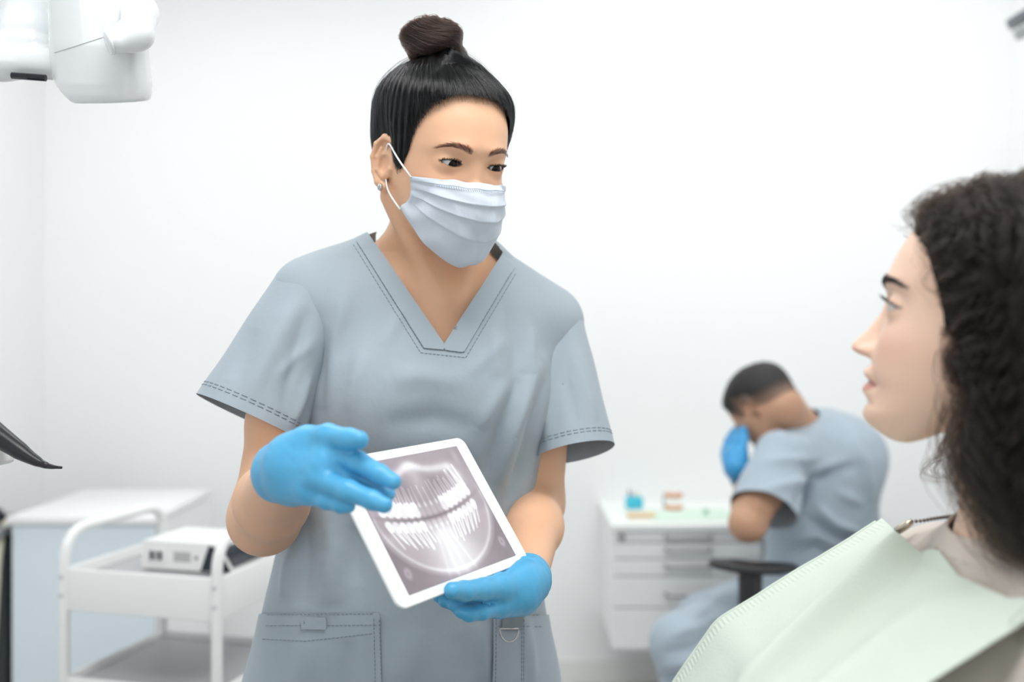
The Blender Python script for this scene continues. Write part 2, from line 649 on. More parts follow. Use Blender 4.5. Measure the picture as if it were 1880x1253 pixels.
class Head:
    def __init__(s, O, f, roll=0.0, k=1.0, style=None):
        """O origin, f facing direction (world)"""
        st = dict(nose=1.0, bridge=1.0, lips=1.0, socket=1.0, lid_up=.0040, lid_lo=-.0044, eye_w=.0145, cant=.0008, man=0.0, ears=1)
        st.update(style or {})
        s.st = st; s.O = np.asarray(O, float); s.k = k
        f = np.asarray(f, float); f /= np.linalg.norm(f)
        x = np.cross([0, 0, 1.0], f); x /= np.linalg.norm(x)
        z = np.cross(f, x)
        if roll:
            c, sn = math.cos(roll), math.sin(roll)
            x, z = c * x + sn * z, c * z - sn * x
        s.R = np.stack([x, f, z], 1)
        n = st['nose']; br = st['bridge']
        # front profile without nose and lips; then the nose/lip bump on the midline
        s.pb = table([-.118, -.1125, -.108, -.102, -.095, -.0875, -.0787, -.0697, -.0612, -.05, -.04, -.0186, -.008, .004, .016, .036, .0593, .075, .09, .102, .110, .1145],
                     [.062, .0735, .0815, .0868, .0878, .0860, .0868, .0872, .0880, .0866, .0848, .0838, .0836, .0846, .0880, .0838, .0745, .0640, .0480, .0290, .0120, -.008])
        s.nb = table([-.056, -.0522, -.0500, -.0478, -.0448, -.0405, -.035, -.027, -.0186, -.01, 0, .008, .016],
                     [0, .0020 * n, .0075 * n, .0165 * n, .0222 * n, .0238 * n, .0212 * n, .0150 * n, .0100 * br, .0058 * br, .0028 * br, .001 * br, 0])
        s.nw = table([-.056, -.05, -.042, -.036, -.027, -.0186, -.008, .004, .016],
                     [.009, .0088, .0096, .0092, .0080, .0075, .0075, .009, .012])
        l = st['lips']
        s.lb = table([-.0875, -.0840, -.0790, -.0735, -.0705, -.0690, -.0672, -.0620, -.0575, -.0535],
                     [0, .0022 * l, .0062 * l, .0050 * l, .0022, .0008, .0030 * l, .0066 * l, .0036, 0])
        s.eyes = [np.array([sx * st.get('eye_x', .0312), .0660, st.get('eye_z', -.0035)]) for sx in (-1, 1)]

    def loc(s, X): return (X - s.O) @ s.R / s.k
    def wld(s, Y): return s.O + (np.asarray(Y, float) * s.k) @ s.R.T
    def dirw(s, v): return s.R @ np.asarray(v, float)

    def bump(s, ax, z):
        st = s.st
        b = s.nb(z) * gauss(ax, s.nw(z)) * (z > -.056) * (z < .016)
        b = b + .0085 * st['nose'] * gauss(ax - .0125, .0062) * gauss(z + .0435, .0062)          # wings of the nose
        b = b - .0055 * st['nose'] * gauss(ax - .0065, .0036) * gauss(z + .0500, .0026)          # nostrils
        lw = np.sqrt(np.maximum(1 - (ax / .0265) ** 2, 0))
        zz = z + .0015 * (ax / .025) ** 2
        b = b + s.lb(zz) * lw * (z > -.0875) * (z < -.0535)
        b = b - .0012 * gauss(ax, .0035) * gauss(z + .0565, .005)                                 # philtrum
        b = b - .0020 * gauss(ax - .0275, .004) * gauss(z + .0700, .004)                          # mouth corner
        b = b - .0080 * st['socket'] * gauss(ax - .0300, .0155) * gauss(z + .001, .0125)          # sockets
        b = b - .0030 * st['socket'] * gauss(ax - .0165, .006) * gauss(z + .002, .010)
        b = b + .0030 * gauss(ax - .028, .018) * gauss(z - .0175, .007) * (1 + st['man'])          # brow ridge
        b = b + .0045 * gauss(ax - .043, .016) * gauss(z + .032, .016)                            # cheek bones
        b = b + .0025 * gauss(ax - .030, .014) * gauss(z + .045, .016)
        b = b - .0030 * gauss(ax - .034, .012) * gauss(z + .078, .012)
        b = b + .0025 * gauss(ax, .014) * gauss(z + .0985, .010)                                  # chin
        return b

    def base(s, Y):
        x, y, z = Y[:, 0], Y[:, 1], Y[:, 2]
        ax = np.abs(x)
        zc = np.clip(z, -.118, .1145)
        W = Z_W(zc); yc = Z_C(zc); B = Z_B(zc)
        yy = y - s.bump(ax, z) * sstep(.02, .05, y)
        fr = yy - yc
        ry = np.where(fr > 0, np.maximum(s.pb(zc) - yc, .004), np.maximum(yc - B, .004))
        e = np.where(fr > 0, 2.35, 2.1)
        q = ((ax / W) ** e + (np.abs(fr) / ry) ** e) ** (1 / e)
        d = (q - 1) * np.minimum(W, ry)
        return smax(d, np.abs(z + .0018) - .1158, .004)

    def ear(s, Y, side):
        c = np.array([side * .0640, -.012, -.012])
        # ear plane: x outward, tilted backward
        a = math.radians(15) * side
        R = np.array([[math.cos(a), -math.sin(a), 0], [math.sin(a), math.cos(a), 0], [0, 0, 1.0]])
        t = math.radians(14)
        T = np.array([[1, 0, 0], [0, math.cos(t), math.sin(t)], [0, -math.sin(t), math.cos(t)]])
        p = (Y - c) @ R @ T
        p = p * np.array([side, 1, 1])
        d = ell(p, (.004, -.006, .004), (.0055, .0165, .0265))
        rim = [(.004, .010, .004), (.006, .009, .020), (.008, 0, .0305), (.009, -.012, .0300), (.010, -.0215, .018), (.010, -.0225, .002), (.008, -.016, -.014), (.006, -.006, -.024), (.004, .003, -.027)]
        d = smin(d, chain(p, rim, [.0030, .0034, .0036, .0038, .0038, .0036, .0036, .0052, .0050], .002), .003)
        d = smax(d, -ell(p, (.0105, -.003, .000), (.0065, .0085, .0125)), .003)
        d = smax(d, -ell(p, (.0115, -.008, .018), (.005, .008, .0075)), .003)
        d = smin(d, cone(p, (.006, .0085, -.003), (.005, .0075, -.010), .0036, .0032), .003)
        anti = [(.008, -.0135, .016), (.0085, -.0150, .004), (.008, -.011, -.010), (.006, -.002, -.016)]
        d = smin(d, chain(p, anti, [.0026, .0028, .003, .003], .002), .0025)
        return d

    def open_g(s, Y, i):
        """negative inside the almond between the lids"""
        e = s.eyes[i]; side = -1 if i == 0 else 1
        st = s.st
        xr = (Y[:, 0] - e[0]) * side / st['eye_w']          # -1 inner corner, 1 outer corner
        z = Y[:, 2] - e[2] - st['cant'] * xr
        u = np.clip(1 - xr ** 2, 0, 1)
        zu = st['lid_up'] * u ** 0.62 * (1 - .12 * xr)
        zl = st['lid_lo'] * u ** 0.8 * (1 + .15 * xr)
        return np.maximum(np.maximum(z - zu, zl - z), (np.abs(xr) - 1) * .01)

    def sdf(s, X, ears=True):
        Y = s.loc(X)
        d = s.base(Y)
        for i in (0, 1):
            e = s.eyes[i]
            d = smin(d, np.linalg.norm((Y - e) * np.array([.93, 1, 1]), axis=1) - .01385, .006)
            g = s.open_g(Y, i)
            # soft fold above the upper lid
            d = np.where(np.abs(Y[:, 0] - e[0]) < .03, smax(d, -np.maximum(g, e[1] + .002 - Y[:, 1]), .0009), d)
        if ears:
            for side in (-1, 1):
                if s.st['ears'] in (1, side):
                    d = smin(d, s.ear(Y, side), .005)
        return d * s.k

    def eyeball(s, i, gaze, parent, iris=(.020, .010, .006), mt=None):
        """gaze: world point looked at"""
        c = s.wld(s.eyes[i])
        g = np.asarray(gaze, float) - c; g /= np.linalg.norm(g)
        r = .0124 * s.k
        nz = 48
        A = np.cross([0, 0, 1.0], g); A /= np.linalg.norm(A); B = np.cross(g, A)
        rings = np.concatenate([np.linspace(0, .62, 26), np.linspace(.66, 1.7, 14)])
        V, C = [], []
        for t in rings:
            rr = r + .0006 * s.k * math.exp(-(t / .42) ** 4)
            for j in range(nz):
                w = 2 * PI * j / nz
                V.append(c + rr * (math.cos(t) * g + math.sin(t) * (math.cos(w) * A + math.sin(w) * B)))
                if t < .16: q = (.002, .002, .002)
                elif t < .53:
                    v = 1 + .35 * math.sin(w * 17) * math.sin(w * 5 + 1)
                    e = 0.45 if t > .48 else 1.0
                    q = tuple(v * e * x for x in iris)
                else: q = (.58, .555, .54)  # eye white toned down, its shade put into the colour
                C.append(q)
        Fc = []
        for a in range(len(rings) - 1):
            for j in range(nz):
                Fc.append([a * nz + j, a * nz + (j + 1) % nz, (a + 1) * nz + (j + 1) % nz, (a + 1) * nz + j])
        return obj('eye', V, Fc, mt, parent, col=np.array(C))

    def skin_col(s, X, base, lip, brow, blush=.35, liner=0.0, browc=None, brow_on=True):
        Y = s.loc(X)
        x, y, z = Y[:, 0], Y[:, 1], Y[:, 2]; ax = np.abs(x)
        C = np.tile(np.asarray(base, float), (len(X), 1))
        fr = sstep(.02, .045, y)

        def mixin(w, c):
            nonlocal C
            C = C * (1 - w[:, None]) + np.asarray(c)[None] * w[:, None]
        b = np.asarray(base)
        mixin(blush * .55 * gauss(ax - .040, .020) * gauss(z + .036, .018) * fr, b * np.array([1.02, .74, .70]))
        mixin(blush * .5 * gauss(ax, .013) * gauss(z + .042, .010) * fr, b * np.array([1.02, .76, .70]))
        mixin(.35 * gauss(ax - .030, .016) * gauss(z + .003, .010) * fr, b * np.array([.90, .72, .62]))
        if lip is not None:
            lw = np.sqrt(np.maximum(1 - (ax / .0262) ** 2, 0))
            zz = z + .0015 * (ax / .025) ** 2
            up = (zz + .0697) / (.0088 * (1 - .15 * gauss(ax, .004)) * lw + 1e-4)
            lo = (-.0697 - zz) / (.0120 * lw + 1e-4)
            w = np.where(zz > -.0697, 1 - sstep(.75, 1.1, up), 1 - sstep(.7, 1.1, lo)) * (ax < .0262) * fr
            mixin(w * .85, lip)
            mixin(.7 * gauss(zz + .0697, .0011) * (ax < .027) * fr, np.asarray(lip) * .35)
        if brow is not None:
            t = (ax - .011) / s.st.get('brow_l', .042)
            zc = .0130 + .0075 * np.sin(np.clip(t, 0, 1) * 2.2) - .0045 * np.clip(t, 0, 1) ** 3
            hw = np.interp(t, [-.05, .1, .5, 1.0], [.0018, .0036, .0034, .0010])
            w = (1 - sstep(.5, 1.15, np.abs(z - zc) / hw)) * sstep(-.06, .12, t) * (1 - sstep(.85, 1.02, t)) * fr
            mixin(w * .8, brow)
        if liner:
            for i in (0, 1):
                e = s.eyes[i]
                g = s.open_g(Y, i)
                near = (np.abs(x - e[0]) < .017) & (y > .05)
                upz = z > e[2] - .001
                w = np.where(near, (1 - sstep(.0004, np.where(upz, .0021, .0010), np.abs(g))) * np.where(upz, 1.0, .45), 0)
                mixin(w * liner, (.012, .008, .007))
        return C

    def brow_strands(s, n, seed=1, surf=None):
        r = np.random.default_rng(seed); out = []
        for side in (-1, 1):
            t = r.uniform(0, 1, n)
            ax = .011 + s.st.get('brow_l', .042) * t
            zc = .0130 + .0075 * np.sin(t * 2.2) - .0045 * t ** 3
            hw = np.interp(t, [0, .1, .5, 1.0], [.0022, .0034, .0030, .0008])
            z = zc + r.uniform(-1, 1, n) * hw
            x = side * ax
            root = np.stack([x, np.full(n, .09), z], 1)
            ang = np.interp(t, [0, .25, .6, 1], [1.25, .75, .15, -.35]) + r.normal(0, .15, n)
            d = np.stack([side * np.cos(ang), np.zeros(n), np.sin(ang)], 1) * (.0065 * r.uniform(.7, 1.1, n))[:, None]
            pts = np.stack([root + d * q for q in np.linspace(0, 1, 5)], 1)
            out.append(pts)
        Pp = np.concatenate(out)
        sh = Pp.shape
        W = s.wld(Pp.reshape(-1, 3))
        f = lambda X: s.sdf(X, False)
        for _ in range(4):
            d = f(W); W = W - (d * .8)[:, None] * s.R[:, 1][None]
        W = W.reshape(sh)
        lift = np.linspace(.0002, .0012, 5)[None, :, None] * s.R[:, 1]
        return W + lift

    def lash_strands(s, n, seed=2, L=.0075):
        r = np.random.default_rng(seed); out = []
        for i in (0, 1):
            e = s.eyes[i]; side = -1 if i == 0 else 1
            xr = r.uniform(-.85, 1.0, n)
            u = 1 - xr ** 2
            z = e[2] + s.st['cant'] * xr + s.st['lid_up'] * u ** .62 * (1 - .12 * xr) + .0003
            x = e[0] + side * xr * s.st['eye_w']
            rr = np.sqrt(np.maximum(.0141 ** 2 - ((x - e[0]) * .93) ** 2 - (z - e[2]) ** 2, 1e-6))
            root = np.stack([x, e[1] + rr, z], 1)
            t = np.linspace(0, 1, 6)
            out_d = np.stack([side * .45 * xr, np.full(n, .85), np.full(n, -.15)], 1)
            q = root[:, None] + L * r.uniform(.7, 1.05, n)[:, None, None] * (out_d[:, None] * t[None, :, None] + np.array([0, 0, .75]) * (t ** 2)[None, :, None])
            out.append(q)
        Pp = np.concatenate(out); sh = Pp.shape
        return s.wld(Pp.reshape(-1, 3)).reshape(sh)


HAIR_A = np.radians([0, 20, 35, 47, 56, 63, 70, 80, 92, 104, 116, 130, 150, 180])
HAIR_Z = [.0800, .0780, .0690, .0560, .0340, .0080, -.0130, -.0170, .0160, .0060, -.0250, -.0480, -.0600, -.0620]
HAIR_T = table(HAIR_A, HAIR_Z)


def hairline_g(Y, up=0.0):
    """> 0 where hair grows (local head coordinates)"""
    a = np.arctan2(np.abs(Y[:, 0]), Y[:, 1] + .0)
    return Y[:, 2] - HAIR_T(a) - up * gauss(a, 1.0)


# ------------------------------------------------------------------ hands
def finger(pts, r0, r1):
    return lambda X, k=.004: chain(X, pts, np.linspace(r0, r1, len(pts)), k)


def glove_sdf(parts, k=.006):
    """parts: list of (pts, r0, r1); the first entries are the palm, fingers are joined only to the palm"""
    palm, fingers = parts
    def f(X):
        d = None
        for pts, rads in palm:
            c = chain(X, pts, rads, .012)
            d = c if d is None else smin(d, c, .016)
        fd = None
        for pts, rads in fingers:
            c = chain(X, pts, rads, .004)
            fd = c if fd is None else smin(fd, c, .0022)
        return smin(d, fd, k)
    return f
# ================================================================== the dentist with the tablet
SKIN = mat('skin_light', attr=True, rough=.46, sss=(.22, (.010, .0045, .0025)), noise=(55, .035), bump=(900, .00012), spec=.45)
EYE = mat('eye', attr=True, rough=.08, spec=.22)
SCRUB = cloth_mat('scrub_cloth', lin(155, 167, 176))
GLOVE = mat('nitrile_glove', lin(78, 166, 212), rough=.40, bump=(70, .0008), noise=(30, .05), sss=(.06, (.004, .006, .008)))
BLACKHAIR = hair_mat('black_hair', (.0022, .0022, .0025, 1), .17, .22)
BUNHAIR = hair_mat('dark_brown_hair', (.013, .0055, .0035, 1), .26, .3)
HAIRBASE = mat('hair_base', (.006, .005, .005, 1), rough=.6, spec=.15)
WHITECORD = mat('white_elastic', lin(240, 240, 240), rough=.8)
STEEL = mat('polished_steel', lin(200, 200, 200), rough=.22, metal=1.0)

den = thing('person', (-.12, 1.36, 0), 'standing dentist in grey scrubs and face mask, black hair in a bun, holding a tablet', 'person')

yaw, pitch = math.radians(34), math.radians(-12)
fd = np.array([math.sin(yaw) * math.cos(pitch), -math.cos(yaw) * math.cos(pitch), math.sin(pitch)])
HK = 1.03
eye_mid = P(872, 303, 1.20)
HD = Head(eye_mid - fd * .078 * HK, fd, 0.0, HK,
          dict(nose=.85, bridge=.45, socket=.62, lid_up=.0026, lid_lo=-.0038, eye_w=.0126, cant=.0012, eye_z=-.0008, brow_l=.037, eye_x=.0305, ears=1))

# --- body
phi = math.radians(17)
TX = np.array([math.cos(phi), math.sin(phi), 0])        # across the chest towards her left
TY = np.array([math.sin(phi), -math.cos(phi), 0])       # out of the chest


def pz(py, d): return CAM_H - (py - 626.5) * d / F


_py = np.array([470, 520, 560, 640, 700, 800, 900, 1000, 1100, 1180, 1253, 1330, 1420])
_z = pz(_py, 1.35)
_cx = (np.array([800, 797, 793, 787, 783, 772, 762, 752, 746, 743, 741, 741, 741]) - 940) * 1.35 / F
_a = np.array([.055, .105, .140, .160, .164, .163, .162, .170, .184, .196, .208, .213, .216])
_b = np.array([.050, .075, .090, .108, .114, .112, .104, .104, .110, .116, .120, .122, .123])
TC, TA, TB = table(_z, _cx), table(_z, _a), table(_z, _b)
ZLO, ZHI = _z.min(), _z.max()


def torso(X, off=0.0):
    z = np.clip(X[:, 2], ZLO, ZHI)
    c = TC(z)
    dx = X[:, 0] - c; dy = X[:, 1] - 1.355
    u = dx * TX[0] + dy * TX[1]; v = dx * TY[0] + dy * TY[1]
    a = TA(z) + off; b = TB(z) + off
    e = 2.3
    q = ((np.abs(u) / a) ** e + (np.abs(v) / b) ** e) ** (1 / e)
    d = (q - 1) * np.minimum(a, b)
    # bust
    for s in (-1, 1):
        zc = pz(735, 1.27)
        bc = np.array([TC(zc), 1.355, zc]) + TX * s * .070 + TY * .068
        d = smin(d, np.linalg.norm((X - bc) * np.array([1, 1, .85]), axis=1) - (.052 + off), .06)
    return smax(d, np.maximum(X[:, 2] - ZHI, ZLO - X[:, 2]), .02)


NB = P(797, 500, 1.365)
SR = P(572, 545, 1.285); SL = P(1002, 590, 1.415)
YR = P(735, 492, 1.34); YL = P(868, 510, 1.375)


def shoulders(X, off=0.0):
    d = cone(X, YR, SR, .050 + off, .047 + off)
    return smin(d, cone(X, YL, SL, .048 + off, .047 + off), .02)


# arms
EL_R = P(487, 948, 1.225); WR_R = P(524, 868, .995)
EL_L = P(985, 925, 1.385); WR_L = P(966, 1062, 1.185)


def arms(X):
    r = chain(X, [SR, P(506, 775, 1.240), EL_R], [.042, .0325, .040], .02)
    r = smin(r, chain(X, [EL_R, .62 * EL_R + .38 * WR_R, WR_R], [.040, .0395, .0265], .02), .02)
    r = smin(r, np.linalg.norm(X - (EL_R + np.array([-.006, .012, -.012])), axis=1) - .030, .03)
    l = chain(X, [SL, .5 * SL + .5 * EL_L, EL_L], [.044, .041, .036], .02)
    l = smin(l, chain(X, [EL_L, .65 * EL_L + .35 * WR_L, WR_L], [.036, .0365, .0255], .02), .018)
    return np.minimum(r, l)


NK0 = HD.wld((0, -.022, -.055)); NK1 = P(797, 478, 1.352); NK2 = P(797, 530, 1.36)


def neck(X):
    d = chain(X, [NK0, .5 * NK0 + .5 * NK1, NK1, NK2], [.050, .0485, .052, .060], .02)
    # sternomastoid cords and collar bones
    jug = P(826, 545, 1.295)
    for s, e in ((-1, -.0600), (1, .0600)):
        top = HD.wld((s * .056, -.020, -.050))
        d = smin(d, cone(X, top, jug + TX * s * .012, .013, .009), .022)
    return d


def chest_skin(X):
    d = smin(torso(X, -.012), shoulders(X, -.010), .05)
    jug = P(826, 548, 1.30)
    for s, e in ((-1, SR), (1, SL)):
        d = smin(d, chain(X, [jug + TX * s * .018, jug + TX * s * .075 + np.array([0, .012, .012]), e], [.009, .0085, .01], .01), .02)
    d = smax(d, -(np.linalg.norm((X - (jug + TY * .006 + np.array([0, 0, .004]))) , axis=1) - .011), .02)
    return d


def body(X):
    d = smin(chest_skin(X), neck(X), .035)
    return smin(d, arms(X), .02)


def full(X):
    return smin(body(X), HD.sdf(X), .012)


zcut = HD.O[2] - .118
V1, Q1 = solid(full, HD.O - [.13, .14, .125], HD.O + [.13, .13, .15], .0042, sub=2, it=2)
g1 = V1[:, 2] - (zcut - .001)
N1 = grad(full, V1); N1 /= np.linalg.norm(N1, axis=1, keepdims=True)
V1, T1, N1 = clip(V1, Q1, g1, (N1,))
V2, Q2 = solid(full, (-.42, .96, .78), (.12, 1.56, zcut + .02), .010, sub=1, it=2)
N2 = grad(full, V2); N2 /= np.linalg.norm(N2, axis=1, keepdims=True)
V2, T2, N2 = clip(V2, Q2, zcut - V2[:, 2], (N2,))
VB = np.concatenate([V1, V2]); TBd = np.concatenate([T1, T2 + len(V1)]); NBd = np.concatenate([N1, N2])
skin_d = np.array([.76, .45, .285])
CB = HD.skin_col(VB, skin_d, (.5, .22, .2), (.20, .105, .08), blush=.5, liner=1.0)
obj('body', VB, TBd, SKIN, den, col=CB, normals=NBd)
gaze = P(1500, 670, .84)
for i in (0, 1):
    o = HD.eyeball(i, gaze, den, (.008, .005, .004), EYE)
obj_brow = hair('eyebrows', HD.brow_strands(230, 3), .00008, BUNHAIR, den)
hair('eyelashes', HD.lash_strands(120, 4, .0048), .00014, BLACKHAIR, den)

# ear stud
stp = HD.wld((-.0775, -.006, -.0395))
sd = -HD.R[:, 0]
RZ = np.stack([np.cross([0, 0, 1.0], sd) / np.linalg.norm(np.cross([0, 0, 1.0], sd)), np.cross(sd, np.cross([0, 0, 1.0], sd)) / np.linalg.norm(np.cross([0, 0, 1.0], sd)), sd], 1)
st = obj('ear_stud', *lathe([(.001, -.003), (.0042, -.001), (.0046, .001), (.004, .0022), (.0032, .0022)], stp, RZ, 20), STEEL, den)
obj('stone', *lathe([(.0030, .0016), (.0031, .0022), (.0020, .0034), (.0004, .0036)], stp, RZ, 12), mat('clear_stone', (1, 1, 1, 1), rough=.02, trans=.8), st, smooth=False)

# --- hair
BUN = HD.wld((-.012, -.034, .1435))


BUN_L = HD.loc(BUN[None])[0]


def cap_off(Y):
    g = hairline_g(Y)
    return .0008 + .0026 * sstep(0, .04, g) + .0085 * sstep(.035, .095, Y[:, 2])


def capf(X):
    Y = HD.loc(X)
    d = HD.base(Y) - cap_off(Y)
    d = smin(d, smax(ell(Y, (0, -.012, .034), (.0755, .094, .0935)), .045 - hairline_g(Y), .02), .012)
    # combed ridges that run up to the bun
    b = Y - BUN_L
    th = np.arctan2(b[:, 0], b[:, 1])
    w = sstep(.0, .03, hairline_g(Y)) * sstep(.045, .085, np.hypot(b[:, 0], b[:, 1]))
    d = d - w * (.0009 * np.sin(th * 46 + 2.2 * np.sin(th * 7)) + .0005 * np.sin(th * 83 + 3 * np.sin(th * 11)))
    return d * HK


VH, QH = solid(capf, HD.O - [.12, .13, .10], HD.O + [.12, .12, .15], .006, sub=2, it=2)
YH = HD.loc(VH)
nz = .0025 * np.sin(YH[:, 0] * 260 + YH[:, 1] * 190) + .002 * np.sin(YH[:, 1] * 410)
VH, TH = clip(VH, QH, hairline_g(YH) - .003 + nz)
hr = obj('hair', VH, TH, HAIRBASE, den)

# sleek strands run from the hairline up to the bun
def sleek(n, seed, pull, fringe, lo=-.006, hi=.012, frac=1.0):
    r = np.random.default_rng(seed)
    cdir = np.array([0, -.012, .03])
    a = r.uniform(-PI, PI, n)
    zh = HAIR_T(np.abs(a))
    tt = np.where(r.random(n) < fringe, r.uniform(lo, hi, n), r.uniform(0, 1, n) ** 1.2 * .13)
    z0 = np.minimum(zh + tt, .104)
    # start direction on the head
    rad = np.interp(z0, [-.06, 0, .06, .1], [.08, .085, .075, .045])
    S = np.stack([rad * np.sin(a), rad * np.cos(a), z0], 1) - cdir
    S /= np.linalg.norm(S, axis=1, keepdims=True)
    bl = HD.loc(BUN[None])[0] - cdir
    E = np.tile(bl / np.linalg.norm(bl), (n, 1))
    E = E + np.stack([np.sin(a) * .035, np.cos(a) * .035, np.zeros(n)], 1); E /= np.linalg.norm(E, axis=1, keepdims=True)
    om = np.arccos(np.clip((S * E).sum(1), -1, 1))[:, None]
    kp = (zh + tt < .100) & (om[:, 0] > .22) & ((S * (bl / np.linalg.norm(bl))).sum(1) < .95)
    S, E, om, a = S[kp], E[kp], om[kp], a[kp]; n = len(a)
    k = 16
    pts = []
    for t in np.linspace(0, frac, k):
        D = (np.sin((1 - t) * om) * S + np.sin(t * om) * E) / np.sin(om)
        pts.append(D)
    Dm = np.stack(pts, 1).reshape(-1, 3)
    # march out to the hair surface
    ra, rb = np.full(len(Dm), .045), np.full(len(Dm), .17)
    for _ in range(11):
        Rr = .5 * (ra + rb)
        ins = capf(HD.wld(cdir + Dm * Rr[:, None])) < 0
        ra = np.where(ins, Rr, ra); rb = np.where(ins, rb, Rr)
    Rr = .5 * (ra + rb)
    lift = np.repeat(np.abs(r.normal(0, .0006, n)) + .0011 * np.abs(np.sin(a * 31 + 2 * np.sin(a * 9))) ** 2, k) + .0003
    wob = (r.normal(0, .0009, (n, 1)) * np.sin(np.linspace(0, 1, k)[None] * r.uniform(2, 6, (n, 1)))).reshape(-1)
    X = HD.wld(cdir + Dm * (Rr + lift + np.abs(wob))[:, None])
    return X.reshape(n, k, 3)


hair('hair_strands', np.concatenate([sleek(19000, 11, 0, .42)]), .00021, BLACKHAIR, hr)
hair('baby_hairs', np.concatenate([sleek(4200, 23, 0, 1.0, -.008, .002, .28), sleek(1800, 24, 0, 1.0, -.014, -.003, .20)]), .00005, BLACKHAIR, hr)
# a few loose strands around the crown and temples
fl = sleek(160, 19, 0, .6)
r_ = np.random.default_rng(5)
amp = r_.uniform(.002, .012, (len(fl), 1, 1)) * (np.linspace(0, 1, 16) ** 1.5)[None, :, None]
fl = fl + amp * (fl - HD.O) / np.linalg.norm(fl - HD.O, axis=2, keepdims=True)
hair('loose_strands', fl, .00012, BLACKHAIR, hr)

# bun: three wound ropes round a core
def bunf(X):
    p = HD.loc(X) - HD.loc(BUN[None])[0]
    d = ell(p, (0, 0, 0), (.037, .034, .027))
    d = smin(d, ell(p, (.010, 0, -.016), (.034, .033, .014)), .012)
    th = np.arctan2(p[:, 1], p[:, 0])
    return (d + .0022 * np.sin(3 * th + 170 * p[:, 2])) * HK


VU, QU = solid(bunf, BUN - .06, BUN + .06, .005, sub=1)
bn = obj('bun', VU, QU, HAIRBASE, hr)
n = 4200; k = 22
r = np.random.default_rng(8)
th0 = r.uniform(0, 2 * PI, n); zz0 = r.uniform(-.95, .75, n); tilt = r.normal(.35, .25, n)
t = np.linspace(0, 1, k)[None]
th = th0[:, None] + t * r.uniform(1.2, 2.8, n)[:, None]
zc = np.clip(zz0[:, None] + tilt[:, None] * (t - .3) + .1 * np.sin(th * 2), -1, .97)
ch = np.sqrt(1 - zc ** 2 * .96)
Dm = np.stack([ch * np.cos(th), ch * np.sin(th) * .92, zc * .72], -1).reshape(-1, 3)
Dm /= np.linalg.norm(Dm, axis=1, keepdims=True)
Rr = np.full(len(Dm), .04); bl = HD.loc(BUN[None])[0]
for _ in range(12):
    Rr = Rr - bunf(HD.wld(bl + Dm * Rr[:, None])) * .8
Rr += np.repeat(np.abs(r.normal(0, .0012, n)), k) + .0002
hair('bun_strands', HD.wld(bl + Dm * Rr[:, None]).reshape(n, k, 3), .00026, BUNHAIR, bn)
# ------------------------------------------------------------------ face mask
MASK = mat('mask_fabric', lin(198, 207, 218), rough=.85, sheen=.2, noise=(40, .03), bump=(500, .00025), sss=(.15, (.01, .01, .01)))
mv = np.array([0, .12, .28, .45, .65, .8, .93, 1])
M_Y = table(mv, [.0945, .1035, .1105, .1120, .1075, .1005, .0890, .0760])
M_Z = table(mv, [-.0205, -.028, -.040, -.056, -.078, -.097, -.1150, -.1220])
nu, nv = 121, 96
uu, vv = np.meshgrid(np.linspace(-1, 1, nu), np.linspace(0, 1, nv), indexing='xy')
u, v = uu.ravel(), vv.ravel()
s_ = 1.32
w = np.abs(u) ** 1.75
ys = .0400 - .021 * sstep(.5, 1, v)
zs = -.0215 - .0400 * v
X_ = .0560 + .0050 * sstep(.45, .95, v)
mx_ = X_ * np.sin(s_ * u) / math.sin(s_)
my_ = ys + (M_Y(v) - ys) * np.maximum((np.cos(s_ * u) - math.cos(s_)) / (1 - math.cos(s_)), 0) ** .80
mz_ = M_Z(v) * (1 - w) + zs * w
MV = HD.wld(np.stack([mx_, my_, mz_], 1))
for _ in range(3):
    d = HD.sdf(MV, False); g = grad(lambda X: HD.sdf(X, False), MV)
    g /= np.linalg.norm(g, axis=1, keepdims=True)
    MV = MV + g * np.maximum(.0028 - d, 0)[:, None]
MQ = np.array([[j * nu + i, j * nu + i + 1, (j + 1) * nu + i + 1, (j + 1) * nu + i] for j in range(nv - 1) for i in range(nu - 1)])
Nn = vnormals(MV, MQ)
if ((MV - HD.O) * Nn).sum() < 0: Nn = -Nn; MQ = MQ[:, ::-1]
disp = np.zeros(len(MV))
edge = 1 - np.abs(u) ** 6
for pv, am, sl in ((.16, .0010, .0), (.34, .0030, .05), (.53, .0026, .03), (.72, .0020, .0)):
    q = v - pv - sl * u * .5 - .012 * np.sin(u * 3 + pv * 9)
    disp += am * edge * np.where(q < 0, np.exp(q / .085), np.exp(-q / .010))
for a, b, c, am in ((14, 9, .3, .0007), (-11, 16, 1.7, .0006), (21, 5, 2.6, .0004), (-7, 23, .9, .0004)):
    disp += am * np.sin(a * u + b * v + c + 1.3 * np.sin(5 * v + a))
disp += .0016 * gauss(u + .35 - .5 * (v - .6), .05) * gauss(v - .62, .22)
disp -= .0012 * gauss(u + .10 - .6 * (v - .6), .04) * gauss(v - .72, .2)
disp += .0014 * gauss(u - .25 + .2 * v, .045) * gauss(v - .45, .2)
MV = MV + Nn * disp[:, None]
seam_m = np.minimum(np.minimum(np.abs(v - .075), np.abs(v - .105)) * .12, np.minimum(np.abs(np.abs(u) - .955) * .08, np.abs(v - .965) * .1))
mk = obj('face_mask', MV, MQ, MASK, den, thick=.0012)
